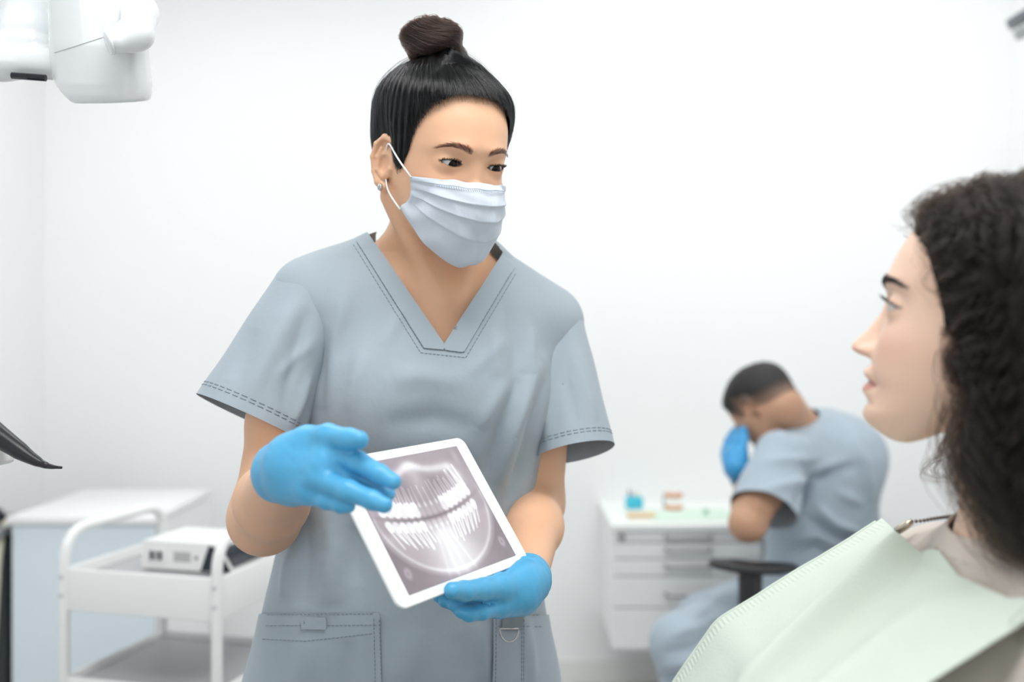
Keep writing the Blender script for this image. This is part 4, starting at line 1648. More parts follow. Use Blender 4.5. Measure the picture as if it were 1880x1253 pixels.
V, Q = solid(lambda X: p_legs(X, .008), (-.95, .55, .25), (.4, 1.15, .85), .016, sub=0)
obj('jeans', V, Q, JEANS, pat, attrs={'seam': np.full(len(V), .05)})

# --- hair: dark under-mass plus curly locks
P_HA = np.radians([0, 20, 35, 47, 56, 63, 70, 80, 92, 104, 116, 130, 150, 180])
P_HZ = [.0640, .0620, .0540, .0420, .0260, .0040, -.0220, -.0400, -.0420, -.0300, -.0350, -.0480, -.0600, -.0620]
P_HT = table(P_HA, P_HZ)


def p_hg(Y): return Y[:, 2] - P_HT(np.arctan2(np.abs(Y[:, 0]), Y[:, 1]))


def p_cap(X):
    Y = PH.loc(X)
    g = p_hg(Y)
    d = PH.base(Y) * PK - (.0015 + .007 * sstep(0, .05, g))
    return d


def p_mass(X):
    d = p_cap(X)
    for s in (-1, 1):
        a = PH.wld((s * .058, -.050, .01)); b = PH.wld((s * .066, -.058, -.07)); c = b + np.array([.035, -.01 * s, -.085]); e = c + np.array([.01, 0, -.06])
        d = smin(d, chain(X, [a, b, c, e], [.028, .030, .024, .010], .03), .03)
    a = PH.wld((0, -.075, .0)); b = PH.wld((0, -.085, -.08))
    return smin(d, chain(X, [a, b, b + np.array([.05, 0, -.10])], [.038, .040, .02], .03), .04)


V, Q = solid(p_mass, PH.O + [-.13, -.16, -.34], PH.O + [.28, .17, .16], .007, sub=1)
Y = PH.loc(V); N = vnormals(V, Q)
V = V + N * (.004 * wob(V, 120, 50))[:, None]
V, T = clip(V, Q, np.where(PH.loc(V)[:, 1] > -.025, p_hg(Y) - .004 + .002 * np.sin(Y[:, 0] * 300), .05))
ph = obj('hair', V, T, HAIRBASE, pat)


def locks(ng, nc, L, k, seed, spread=.006, amp=(.004, .010), lam=(.030, .055), front=False):
    r = np.random.default_rng(seed)
    # roots on the scalp
    m = ng * 6
    a = r.uniform(-PI, PI, m); z = P_HT(np.abs(a)) + .004 * gauss(a, .8) + r.uniform(-.002, .17, m) ** 1.0
    z = np.minimum(z, .112)
    a, z = a[z < .111][:ng], z[z < .111][:ng]
    ng = len(a)
    D = np.stack([np.sin(a), np.cos(a), np.zeros(ng)], 1)
    rad = np.sqrt(np.maximum(1 - (np.maximum(z, 0) / .116) ** 2, .02)) * .085
    Y = np.stack([D[:, 0] * rad, D[:, 1] * rad, z], 1)
    p = PH.wld(Y)
    fs = lambda X: PH.sdf(X, False)
    for _ in range(8):
        g = grad(fs, p); g /= np.linalg.norm(g, axis=1, keepdims=True)
        p = p - g * (fs(p) * .9)[:, None]
    sgn = np.where(Y[:, 0] < .008, -1.0, 1.0)
    top = sstep(.03, .09, z)
    fr_ = gauss(a, 1.0)
    comb = np.stack([sgn * (.35 + .75 * top), -.85 - .7 * fr_, .15 * top + .25 * fr_], 1)
    comb = comb @ PH.R.T
    dirv = g * (.35 + .35 * top[:, None]) + comb; dirv /= np.linalg.norm(dirv, axis=1, keepdims=True)
    grav = np.array([.12, 0, -1.0])
    off = r.uniform(.003, .018, ng) * (1 - .55 * gauss(a, .8)) + .002 * top
    st = (L * r.uniform(.55, 1.0, ng) / k)[:, None]
    path = [p]
    for i in range(k - 1):
        t = i / k
        wg = .10 + .55 * sstep(.03, .35, t)
        wc = .30 * (1 - sstep(.0, .45, t))
        dirv = dirv * .75 + grav * wg + comb * wc + r.normal(0, .05, (ng, 3))
        dirv /= np.linalg.norm(dirv, axis=1, keepdims=True)
        p = p + dirv * st
        d = fs(p); need = np.minimum(off, .004 + .05 * t) - d
        g = grad(fs, p); g /= np.maximum(np.linalg.norm(g, axis=1, keepdims=True), 1e-6)
        push = np.clip(need, 0, .01)[:, None] * g
        p = p + push
        dn = np.minimum(np.minimum(p_neck(p), p_torso(p, .008)) - .006, 0)
        p[:, 2] -= 0
        gg = grad(lambda X: np.minimum(p_neck(X), p_torso(X, .008)), p); gg /= np.maximum(np.linalg.norm(gg, axis=1, keepdims=True), 1e-6)
        p = p - gg * np.maximum(dn, -.012)[:, None]
        path.append(p)
    G = np.stack(path, 1)                                   # ng,k,3
    Tn = np.gradient(G, axis=1); Tn /= np.maximum(np.linalg.norm(Tn, axis=2, keepdims=True), 1e-9)
    A = np.cross(Tn, np.array([.31, .77, .55])); A /= np.maximum(np.linalg.norm(A, axis=2, keepdims=True), 1e-9)
    Bn = np.cross(Tn, A)
    s = np.linspace(0, 1, k)[None] * L
    am = r.uniform(*amp, ng)[:, None] * sstep(.02, .25, np.linspace(0, 1, k))[None]
    lm = r.uniform(*lam, ng)[:, None]; ph0 = r.uniform(0, 2 * PI, ng)[:, None]
    out = []
    for c in range(nc):
        o1, o2 = r.normal(0, spread, (2, ng, 1))
        grow = (.35 + .65 * np.sin(np.linspace(0, 1, k) * PI * .62))[None]
        w = 2 * PI * s / lm + ph0 + r.normal(0, .35, (ng, 1))
        a2 = am * r.normal(1, .18, (ng, 1))
        q = G + A * (a2 * np.cos(w) + o1 * grow)[..., None] + Bn * (a2 * np.sin(w) + o2 * grow)[..., None]
        out.append(q)
    R_ = np.concatenate(out)
    return R_


hair('curls', locks(560, 22, .36, 56, 61, spread=.0048, amp=(.0035, .0085), lam=(.045, .085)), .00022, CURLS, ph)
hair('loose_curls', locks(150, 3, .30, 56, 67, spread=.008, amp=(.005, .011), lam=(.035, .06)), .00016, CURLS, ph)
# short springy curls that stand off the crown
tp = locks(260, 9, .10, 30, 71, spread=.004, amp=(.004, .009), lam=(.022, .04))
hair('crown_curls', tp, .00018, CURLS, ph)

# long locks that hang in front of the ear and behind the neck
def lock(path, n, seed, spread, amp, lam, rad):
    r = np.random.default_rng(seed); q = fillet(path, .03, 8)
    sg = np.concatenate([[0], np.cumsum(np.linalg.norm(np.diff(q, axis=0), axis=1))]); k = 48
    s = np.linspace(0, sg[-1], k); G = np.stack([np.interp(s, sg, q[:, i]) for i in range(3)], 1)
    o = r.normal(0, spread, (n, 1, 3)) * (.5 + .7 * np.sin(np.linspace(0, 1, k) * PI * .8))[None, :, None]
    ph_ = r.normal(0, .5, (n, 1)); a_ = amp * r.normal(1, .2, (n, 1)) * sstep(0, .3, np.linspace(0, 1, k))[None]
    w = 2 * PI * s[None] / lam + ph_
    L_ = G[None] + o
    L_[..., 0] += a_ * np.cos(w); L_[..., 1] += a_ * np.sin(w); L_[..., 2] += .3 * a_ * np.sin(w + 1)
    return L_


LK = [lock([P(1770, 560, .80), P(1772, 640, .785), P(1782, 720, .785), P(1780, 800, .785), P(1778, 870, .785), P(1798, 945, .78), P(1840, 1000, .77), P(1890, 1018, .765)], 260, 81, .0075, .006, .085, .0002),
      lock([P(1790, 560, .80), P(1800, 660, .78), P(1815, 760, .78), P(1820, 860, .775), P(1850, 960, .77), P(1905, 1010, .76)], 320, 82, .011, .006, .07, .0002),
      lock([P(1760, 600, .795), P(1752, 660, .785), P(1760, 700, .785), P(1785, 690, .785), P(1800, 740, .79)], 90, 83, .0035, .003, .06, .0002),
      lock([P(1830, 600, .79), P(1850, 720, .775), P(1865, 850, .77), P(1890, 960, .76)], 320, 86, .013, .007, .08, .0002)]
hair('long_locks', np.concatenate(LK), .0002, CURLS, ph)
WS = [lock([P(1745, 790, .93), P(1725, 830, .935), P(1704, 850, .94), P(1700, 872, .94), P(1738, 884, .935)], 16, 84, .0022, .004, .03, .0001),
      lock([P(1750, 800, .93), P(1738, 830, .935), P(1716, 842, .94), P(1722, 868, .94), P(1745, 870, .935)], 14, 85, .0022, .004, .03, .0001)]
hair('nape_wisps', np.concatenate(WS), .00013, CURLS, ph)

# ------------------------------------------------------------------ paper bib with its chain
bib = thing('bib', (.25, .87, .9), 'pale green paper bib with pleats lying across the reclining patient chest', 'bib')
prof = fillet([(.388, 0, 1.064), (.31, 0, 1.0145), (.216, 0, .958), (.168, 0, .890), (.140, 0, .80), (.125, 0, .70)], .010, 6)
seg = np.concatenate([[0], np.cumsum(np.linalg.norm(np.diff(prof, axis=0), axis=1))])
nt_, nl = 430, 130
S = np.linspace(0, seg[-1], nt_); Lt = np.linspace(0, 1, nl)
px_ = np.interp(S, seg, prof[:, 0]); pz_ = np.interp(S, seg, prof[:, 2])
tx = np.gradient(px_, S); tz = np.gradient(pz_, S)
SS, LL = np.meshgrid(np.arange(nt_), Lt, indexing='ij')
yy = .712 + LL * (1.035 - .712)
xx = px_[SS]; zz = pz_[SS]; nx_ = -(-tz[SS]); nz_ = -tx[SS]
nx_, nz_ = tz[SS], -tx[SS]
sl_ = S[SS]
ridge = .905 - .36 * sl_
q = yy - ridge
h = .028 * np.where(q > 0, np.exp(-(q / (.024 + .10 * sl_)) ** 2), np.exp(-(q / .011) ** 2)) * (1 - .6 * sstep(.08, .32, sl_))
h += .004 * (1 - sstep(.98, 1.030, yy))
h += .012 * np.exp(-((yy - (.80 - .25 * sl_)) / .022) ** 2) * sstep(.02, .12, sl_)
h += .002 * np.exp(-((yy - (.965 - .10 * sl_)) / .018) ** 2) * (1 - sstep(.05, .2, sl_))
h -= .010 * np.clip((.80 - yy) / .09, 0, 2) ** 2
flat3 = np.stack([xx.ravel(), yy.ravel(), zz.ravel()], 1)
h += (.0016 * wob(flat3, 28, 77) + .0008 * wob(flat3, 70, 78)).reshape(h.shape)
# embossed ribs along the far border
rib = sstep(1.002, 1.008, yy) * (1 - sstep(1.029, 1.033, yy)) * .0005 * np.sin(sl_ * 2 * PI / .0048)
h += rib
BV = np.stack([xx + nx_ * (h + .004), yy, zz + nz_ * (h + .004)], -1).reshape(-1, 3)
NB_ = np.stack([nx_, 0 * yy, nz_], -1).reshape(-1, 3)
for _ in range(3):
    BV = BV + NB_ * np.maximum(.005 - p_torso(BV, .008), 0)[:, None]
BQ = np.array([[i * nl + j, i * nl + j + 1, (i + 1) * nl + j + 1, (i + 1) * nl + j] for i in range(nt_ - 1) for j in range(nl - 1)])
bp_ = proj(BV)
cut = bp_[:, 1] - np.interp(bp_[:, 0], [1560, 1612, 1640, 1690, 1706, 1723, 1757, 1852, 1880, 2300], [880, 946, 972, 1014, 1009, 1011, 1056, 1099, 1097, 1130])
SV_, ST_ = clip(BV, BQ, cut * .85 / F)
obj('sheet', SV_, ST_, BIBM, bib, thick=.0012)
# folded-over side hems
obj('hem', *tube(BV.reshape(nt_, nl, 3)[8::6, nl - 1], .0016, 6), BIBM, bib)

CHM = mat('brushed_metal', lin(190, 180, 165), rough=.3, metal=1.0)
clp = thing('bib_clip', P(1652, 975, 1.0), 'metal clip and bead chain holding the green bib at the patient far shoulder', 'clip')
c0_ = P(1640, 980, .985); c1c = P(1674, 958, .975)
ax_ = (c1c - c0_) / np.linalg.norm(c1c - c0_)
Vc = fillet([c0_, c1c], .001)
obj('clip_body', *tube(np.linspace(c0_, c1c, 5), [.0028, .0040, .0042, .0040, .0032], 12), CHM, clp)
obj('jaw', *box(c0_ - ax_ * .004, (.006, .012, .004)), CHM, clp)
chp = fillet([c1c, P(1692, 957, .965), P(1712, 953, .950), P(1735, 950, .93), P(1775, 945, .885), P(1830, 960, .80)], .02, 6)
sg = np.concatenate([[0], np.cumsum(np.linalg.norm(np.diff(chp, axis=0), axis=1))])
beads = []
for q in np.arange(0, sg[-1], .0052):
    c = np.array([np.interp(q, sg, chp[:, i]) for i in range(3)])
    beads.append(lathe([(.0003, -.0019), (.0014, -.0013), (.0019, 0), (.0014, .0013), (.0003, .0019)], c, None, 8))
obj('bead_chain', *merge(beads), mat('dark_steel', lin(120, 110, 104), rough=.3, metal=1.0), clp)

# ------------------------------------------------------------------ dental chair
UPH = mat('brown_upholstery', lin(96, 78, 68), rough=.45, bump=(300, .0004))
CHW = mat('white_enamel', lin(234, 235, 236), rough=.25)
dch = thing('dental_chair', (.1, .85, 0), 'brown upholstered dental chair under the reclining patient', 'chair')
bR = np.stack([sp, sy, sn], 1)
def pad(name, c, size, R, m=UPH, b=.03): return obj(name, *box(c, size, R, b, 4), m, dch)
pad('backrest', NP + sp * .26 - sn * .165, (.66, .40, .09), bR)
pad('headrest', PH.wld((0, -.20, -.12)), (.09, .20, .14), None)
pad('seat', HIP + np.array([-.17, 0, -.155]), (.60, .46, .10), None)
pad('leg_rest', HIP + np.array([-.66, 0, -.185]), (.46, .42, .09), np.array([[math.cos(.2), 0, -math.sin(.2)], [0, 1, 0], [math.sin(.2), 0, math.cos(.2)]]) )
obj('column', *merge([box((HIP[0] - .15, .85, .24), (.24, .20, .34), None, .03), box((HIP[0] - .15, .85, .40), (.36, .28, .06), None, .02)]), CHW, dch)
obj('base', *box((HIP[0] - .15, .85, .03), (.62, .42, .06), None, .02), CHW, dch)
# ================================================================== the second dentist, seated at the drawers with his back to us
man = thing('person', (.75, 2.85, 0), 'seated man in grey scrubs seen from behind, head bowed onto a blue gloved hand', 'person')
ym, pm = math.radians(56), math.radians(-55)
fm = np.array([-math.cos(ym) * math.cos(pm), math.sin(ym) * math.cos(pm), math.sin(pm)])
MHK = 1.04
MH = Head(P(1402, 752, 2.80), fm, 0.0, MHK, dict(man=1.0, nose=1.1))
SHL = P(1432, 838, 2.68); SHR = P(1560, 812, 3.02)
NKB = P(1480, 800, 2.86)
HPM = P(1512, 1085, 2.92)
ELL_ = P(1373, 962, 2.56); WRL = P(1366, 884, 2.76); HNL = P(1356, 846, 2.74)
ELR_ = P(1420, 955, 3.02); WRR = P(1362, 872, 2.90)
CHM_ = P(1500, 885, 2.86)
bx = (SHL - SHR); bx[2] = 0; bx /= np.linalg.norm(bx)
bz = NKB - HPM; bz /= np.linalg.norm(bz)
by = np.cross(bz, bx); by /= np.linalg.norm(by); bx2 = np.cross(by, bz)
MR = np.stack([bx2, by, bz], 1)


def m_torso(X, off=0.0):
    d = ell(X, CHM_, (.190 + off, .135 + off, .20 + off), MR)
    d = smin(d, ell(X, .5 * CHM_ + .5 * HPM + np.array([.01, 0, -.03]), (.175 + off, .135 + off, .18 + off), MR), .12)
    d = smin(d, ell(X, HPM + np.array([0, 0, .02]), (.185 + off, .15 + off, .14 + off), MR), .10)
    d = smin(d, cone(X, NKB + np.array([.01, 0, -.045]), SHL + np.array([.02, 0, 0]), .065 + off, .060 + off), .06)
    d = smin(d, cone(X, NKB + np.array([.01, 0, -.045]), SHR, .065 + off, .060 + off), .06)
    d = smin(d, ell(X, P(1545, 840, 2.86), (.14 + off, .12 + off, .10 + off), MR), .08)
    return d


def m_arms(X):
    l = chain(X, [SHL, .5 * (SHL + ELL_), ELL_], [.058, .054, .046], .02)
    l = smin(l, chain(X, [ELL_, .6 * ELL_ + .4 * WRL, WRL], [.045, .037, .029], .02), .02)
    r = chain(X, [SHR, ELR_], [.056, .045], .02)
    r = smin(r, chain(X, [ELR_, .6 * ELR_ + .4 * WRR, WRR], [.043, .040, .030], .02), .02)
    return np.minimum(l, r)


def m_head(X):
    d = MH.sdf(X)
    a = MH.wld((0, -.045, -.050)); b = NKB + np.array([.01, 0, -.015])
    return smin(d, chain(X, [MH.wld((0, -.03, -.03)), a, b], [.050, .054, .064], .02), .03)


mf = lambda X: smin(smin(m_torso(X, -.032), m_head(X), .04), m_arms(X), .03)
V1, Q1 = solid(mf, (.40, 2.40, .60), (1.16, 3.30, 1.24), .011, sub=1)
N1 = grad(mf, V1); N1 /= np.linalg.norm(N1, axis=1, keepdims=True)
skin_m = np.array([.50, .285, .180])
CB = MH.skin_col(V1, skin_m, (.4, .2, .17), (.02, .015, .012), blush=.3)
Ym = MH.loc(V1)
# ear is a little redder
we = gauss(np.abs(Ym[:, 0]) - .076, .012) * gauss(Ym[:, 1] + .015, .03) * gauss(Ym[:, 2] + .01, .04)
CB = CB * (1 - .4 * we[:, None]) + np.array([.50, .20, .13]) * .4 * we[:, None]
obj('body', V1, Q1, mat('skin_tan', attr=True, rough=.48, sss=(.15, (.01, .004, .002)), noise=(50, .04)), man, col=CB, normals=N1)
for i in (0, 1):
    MH.eyeball(i, MH.wld((0, .5, -.2)), man, (.02, .01, .006), EYE)

# short hair with faded sides
M_HZ = table(HAIR_A, [.0700, .0680, .0600, .0480, .0300, .0100, -.0020, -.0020, .0160, .0040, -.0200, -.0360, -.0480, -.0500])


def m_cap(X):
    Y = MH.loc(X)
    g = Y[:, 2] - M_HZ(np.arctan2(np.abs(Y[:, 0]), Y[:, 1]))
    return np.minimum(MH.base(Y) * MHK, mf(X)) - (.0016 + .014 * sstep(.0, .06, g))


V, Q = solid(m_cap, MH.O - .17, MH.O + .17, .008, sub=1)
Y = MH.loc(V)
g = Y[:, 2] - M_HZ(np.arctan2(np.abs(Y[:, 0]), Y[:, 1]))
V, T, gg = clip(V, Q, g, (g,))
fade = sstep(.0, .045, gg)[:, None]
N = vnormals(V, T)
V = V + N * (.002 * wob(V, 300, 3) * fade[:, 0])[:, None]
obj('hair', V, T, mat('cropped_hair', attr=True, rough=.55, bump=(500, .001)), man, col=(np.array([.20, .115, .075]) * (1 - fade) + np.array([.012, .010, .010]) * fade))

SCRUB2 = cloth_mat('scrub_cloth_pale', lin(164, 178, 190))
M_STROKES = [([(1395, 850), (1440, 845), (1500, 842)], 9, .010), ([(1400, 900), (1470, 885), (1545, 850)], 10, .014), ([(1480, 880), (1530, 866), (1570, 856)], 8, -.012),
             ([(1460, 935), (1490, 880), (1530, 868)], 10, -.020), ([(1500, 930), (1530, 960), (1580, 980)], 8, .016), ([(1480, 950), (1530, 985), (1570, 1000)], 8, -.014),
             ([(1440, 990), (1500, 980), (1560, 1010)], 9, .014), ([(1450, 1015), (1500, 1005), (1540, 1030)], 8, -.012), ([(1560, 800), (1590, 850), (1605, 930)], 12, .008),
             ([(1420, 790), (1480, 775)], 8, .006), ([(1530, 900), (1590, 930)], 10, .007)]
V, Q = solid(lambda X: m_torso(X, .006), (.50, 2.45, .46), (1.25, 3.35, 1.24), .013, sub=1)
N = vnormals(V, Q)
V = V + N * (1.6 * folds(V, N, M_STROKES) + .006 * wob(V, 18, 61) + .003 * wob(V, 40, 62))[:, None]
nkp = NKB + np.array([-.045, -.02, .030])
nax = MH.wld((0, -.04, -.03)) - NKB; nax /= np.linalg.norm(nax)
q = V - NKB
al = q @ nax
g = np.maximum(np.linalg.norm(q - al[:, None] * nax, axis=1) - .072, .018 - al)
V, T = clip(V, Q, g)
V, T = clip(V, T, V[:, 2] - .475)
sc2 = obj('scrub_top', V, T, SCRUB2, man, attrs={'seam': np.full(len(V), .05)}, thick=.002)
for S_, E_, nm in ((SHL, P(1402, 936, 2.59), 0), (SHR, .3 * SHR + .7 * ELR_, 1)):
    ax = (E_ - S_) / np.linalg.norm(E_ - S_)
    f = lambda X: cone(X, S_, E_ + ax * .03, .068, .095 if nm == 0 else .080)
    V, Q = solid(f, np.minimum(S_, E_) - .16, np.maximum(S_, E_) + .16, .012, sub=1)
    N = vnormals(V, Q)
    V = V + N * (folds(V, N, M_STROKES) + .005 * wob(V, 22, 63))[:, None]
    V, T = clip(V, Q, (E_ - V) @ ax)
    obj('sleeve', V, T, SCRUB2, sc2, attrs={'seam': np.abs((E_ - V) @ ax - .015)}, thick=.002)


def m_legs(X):
    d = None
    for s, kn, an in ((1, P(1252, 1180, 2.52), P(1300, 1400, 2.62)), (-1, P(1290, 1140, 3.02), P(1330, 1380, 3.05))):
        h = HPM + bx * s * .10 + np.array([-.03, 0, -.03])
        a = np.array([an[0], an[1], .10])
        c = chain(X, [h, .5 * (h + kn) + np.array([0, 0, .01]), kn, a], [.105, .098, .076, .072], .03)
        d = c if d is None else smin(d, c, .015)
    return smin(d, ell(X, HPM, (.17, .17, .12)), .05)


V, Q = solid(m_legs, (.25, 2.35, .04), (1.2, 3.3, .72), .014, sub=1)
N = vnormals(V, Q)
L_STROKES = [([(1230, 1170), (1290, 1150), (1330, 1130)], 9, .012), ([(1215, 1200), (1270, 1190), (1310, 1165)], 8, -.012), ([(1215, 1225), (1260, 1215), (1300, 1200)], 8, .014), ([(1210, 1245), (1250, 1238)], 7, -.012),
             ([(1330, 1090), (1280, 1130), (1240, 1170)], 12, .008)]
V = V + N * (folds(V, N, L_STROKES) + .006 * wob(V, 24, 64))[:, None]
V, T = clip(V, Q, V[:, 2] - .075)
obj('trousers', V, T, SCRUB2, man, attrs={'seam': np.full(len(V), .05)}, thick=.002)
for an in (P(1300, 1400, 2.62), P(1330, 1380, 3.05)):
    c = np.array([an[0], an[1], 0]); dv = np.array([fm[0], fm[1], 0]); dv /= np.linalg.norm(dv)
    f = lambda X: smax(chain(X, [c - dv * .05 + [0, 0, .05], c + dv * .06 + [0, 0, .045], c + dv * .17 + [0, 0, .035]], [.048, .048, .038], .02), -X[:, 2] + .001, .004)
    V, Q = solid(f, c - [.26, .26, .01], c + [.26, .26, .13], .014, sub=0)
    obj('shoe', V, Q, mat('white_shoe'), man)

# gloved hands: the left holds the forehead, fingers upright
def mpts(*a): return [P(*q) for q in a]
palm = [(mpts((1361, 880, 2.75), (1355, 860, 2.73), (1350, 845, 2.73)), [.031, .033, .033]),
        (mpts((1350, 858, 2.72), (1340, 838, 2.75)), [.026, .017]), (mpts((1350, 858, 2.72), (1348, 832, 2.74)), [.026, .017]), (mpts((1352, 858, 2.71), (1356, 830, 2.73)), [.026, .017]), (mpts((1354, 858, 2.70), (1362, 834, 2.715)), [.024, .015])]
fing = [(mpts((1340, 838, 2.75), (1338, 820, 2.77), (1346, 806, 2.78), (1352, 796, 2.78)), [.0135, .0115, .0105, .009]),
        (mpts((1348, 832, 2.74), (1350, 812, 2.75), (1357, 798, 2.76), (1362, 788, 2.76)), [.0135, .0115, .0105, .009]),
        (mpts((1356, 830, 2.73), (1359, 812, 2.735), (1364, 798, 2.745), (1367, 789, 2.75)), [.0135, .0115, .0105, .009]),
        (mpts((1362, 834, 2.715), (1366, 820, 2.72), (1368, 808, 2.73), (1370, 800, 2.735)), [.012, .010, .009, .008]),
        (mpts((1344, 858, 2.73), (1334, 846, 2.76), (1333, 832, 2.78)), [.018, .014, .011])]
GLOVE2 = mat('nitrile_glove_deep', lin(56, 150, 205), rough=.4, bump=(60, .001))
for dx in (np.zeros(3), (WRR - WRL) * .9):
    f0 = glove_sdf((palm, fing), .008)
    f = lambda X: f0(X - dx)
    lo, hi = P(1315, 890, 2.74) + dx - [.02, .12, .02], P(1395, 770, 2.74) + dx + [.02, .12, .02]
    V, Q = solid(f, np.minimum(lo, hi), np.maximum(lo, hi), .007, sub=1)
    obj('glove', V, Q, GLOVE2, man)

# ------------------------------------------------------------------ office chair
BLK = mat('black_plastic', lin(26, 27, 30), rough=.4, bump=(400, .0003))
BLF = mat('black_fabric', lin(34, 35, 38), rough=.85, bump=(500, .0005))
CC = np.array([HPM[0] + .02, HPM[1], 0])
och = thing('office_chair', CC, 'black swivel office chair with padded armrest under the seated man', 'chair')
fdir = np.array([fm[0], fm[1], 0]); fdir /= np.linalg.norm(fdir); ldir = np.array([-fdir[1], fdir[0], 0])
if ldir[1] > 0: ldir = -ldir
CR = np.stack([fdir, ldir, [0, 0, 1]], 1)
obj('seat', *box(CC + [0, 0, .415], (.46, .46, .08), CR, .03, 4), BLF, och)
obj('backrest', *box(CC - fdir * .25 + [0, 0, .60], (.06, .40, .22), CR, .025, 4), BLF, och)
obj('back_bar', *tube(fillet([CC - fdir * .1 + [0, 0, .36], CC - fdir * .31 + [0, 0, .36], CC - fdir * .29 + [0, 0, .60]], .06), .016, 10), BLK, och)
obj('gas_lift', *tube([CC + [0, 0, .08], CC + [0, 0, .22], CC + [0, 0, .221], CC + [0, 0, .38]], [.028, .028, .018, .018], 16), BLK, och)
for k in range(5):
    a = 2 * PI * k / 5 + .3; d = np.array([math.cos(a), math.sin(a), 0])
    obj('base_arm', *tube([CC + [0, 0, .10], CC + d * .27 + [0, 0, .065]], [.024, .014], 8, flat=1.4), BLK, och)
    cs = obj('caster', *tube([CC + d * .27 + np.cross(d, [0, 0, 1]) * -.02 + [0, 0, .028], CC + d * .27 + np.cross(d, [0, 0, 1]) * .02 + [0, 0, .028]], .028, 16), BLK, och)
for s in (1, -1):
    if s == 1:
        a, b = P(1302, 1036, 2.50), P(1466, 1043, 2.50)
    else:
        a, b = P(1302, 1036, 2.50) - ldir * .60, P(1466, 1043, 2.50) - ldir * .60
    mid = .5 * (a + b)
    ar = obj('armrest', *tube(np.array([a, a + (b - a) * .06 + [0, 0, .002], a + (b - a) * .25 + [0, 0, -.002], mid + [0, 0, -.006], a + (b - a) * .75 + [0, 0, -.004], a + (b - a) * .95, b]), [.012, .034, .042, .043, .040, .028, .010], 16, flat=.36), BLK, och)
    pb = a + (b - a) * .46
    foot = pb - ldir * (.10 * s); foot[2] = .40
    obj('armrest_post', *merge([box(.5 * (pb + np.array([pb[0], pb[1], .40])) - [0, 0, .008], (.060, .032, pb[2] - .40), CR, .008), tube(fillet([np.array([pb[0], pb[1], .42]), np.array([pb[0], pb[1], .365]), np.array([foot[0], foot[1], .365]) - ldir * .1 * s], .03), .020, 8)]), BLK, och)
# ================================================================== furniture and equipment
WHT = mat('white_laminate', lin(236, 237, 237), rough=.35)
WHM = mat('white_powder_coat', lin(238, 239, 238), rough=.3)
SHADED = mat('shaded_laminate', lin(220, 231, 238), rough=.4)  # white cabinet's front: its bluish shadow tint is put into this colour
GRM = mat('grey_tray_liner', lin(176, 177, 178), rough=.45)
GRD = mat('grey_metal', lin(150, 153, 156), rough=.35, metal=.6)
GAP = mat('dark_gap', lin(120, 124, 128), rough=.8)
DRK = mat('dark_glossy_panel', lin(34, 42, 54), rough=.12)

# ---- drawer cabinet hung on the back wall
D0 = 3.20
def cz(y): return CAM_H - (y - 626.5) * D0 / F
xl, xr = P(1125, 0, D0)[0], P(1401, 0, D0)[0]
for k, (a, b) in enumerate(((xl, xr), (xr + .004, xr + .004 + .40))):
    lab = 'white wall-hung drawer cabinet with a small lock, left of the seated man' if k == 0 else 'white wall-hung drawer cabinet without a lock, hidden behind the seated man'
    dc = thing('drawer_cabinet', ((a + b) / 2, YB - .22, cz(1195)), lab, 'cabinet')
    obj('carcass', *box(((a + b) / 2, (D0 + .02 + YB) / 2, (cz(1195) + cz(975)) / 2), (b - a, YB - D0 - .02, cz(975) - cz(1195)), None, .002), WHT, dc, smooth=False)
    for (y0, y1, hy) in ((975, 997, 986), (997, 1027, 1009), (1027, 1059, 1039), (1059, 1117, 1091), (1117, 1194, 1140)):
        z0, z1 = cz(y1) + .002, cz(y0) - .002
        dr = obj('drawer', *box(((a + b) / 2, D0 + .010, (z0 + z1) / 2), (b - a - .006, .018, z1 - z0), None, .002), WHT, dc, smooth=False)
        hc = (a + b) / 2; hz = cz(hy)
        obj('handle', *tube(fillet([(hc - .072, D0, hz), (hc - .072, D0 - .026, hz), (hc + .072, D0 - .026, hz), (hc + .072, D0, hz)], .012), .0052, 10), GRD, dr)
        if k == 0 and y0 == 975:
            obj('lock', *lathe([(.002, -.001), (.011, 0), (.011, .004), (.008, .005), (.002, .005)], (a + .028, D0 - .001, cz(986)), np.array([[1, 0, 0], [0, 0, -1], [0, 1, 0]]), 16), GRD, dr)
wt = obj('worktop', *box(((xl + 1.18) / 2, (D0 - .01 + YB) / 2, cz(975) + .0112), (1.18 - xl + .012, YB - D0 + .01, .022), None, .004), mat('worktop_white', lin(240, 244, 240), rough=.3), loc=None, smooth=False)
tag(wt, 'thin white worktop lying across the drawer cabinets behind the seated man', 'worktop')
ZT = cz(975) + .0224


def on(px, d): return np.array([(px - 940) * d / F, d, ZT])


sh = tag(obj('paper_sheet', *box(on(1268, 3.36) + [0, 0, .0012], (.30, .20, .002), rotz(.12), .0005), mat('mint_paper', lin(214, 234, 220), rough=.8), smooth=False),
         'pale mint paper sheet spread on the worktop beside the jaw model', 'paper')
bl = thing('blue_stand', on(1164, 3.50), 'small turquoise instrument stand on the worktop corner holding thin tools', 'stand')
obj('block', *box(on(1164, 3.50) + [0, 0, .020], (.056, .045, .040), rotz(.1), .004), mat('turquoise_plastic', lin(70, 196, 222), rough=.35), bl)
for dx, hgt, m_ in ((-.014, .030, DRK), (-.002, .024, GRD), (.012, .020, mat('yellow_plastic', lin(226, 214, 150), rough=.4))):
    b0 = on(1164, 3.50) + [dx, 0, .038]
    obj('tool', *tube([b0, b0 + [dx * .2, 0, hgt * .6], b0 + [dx * .4, 0, hgt]], [.0035, .003, .0018], 8), m_, bl)
tr = thing('wooden_tray', on(1177, 3.33), 'small tan wooden tray in front of the turquoise stand', 'tray')
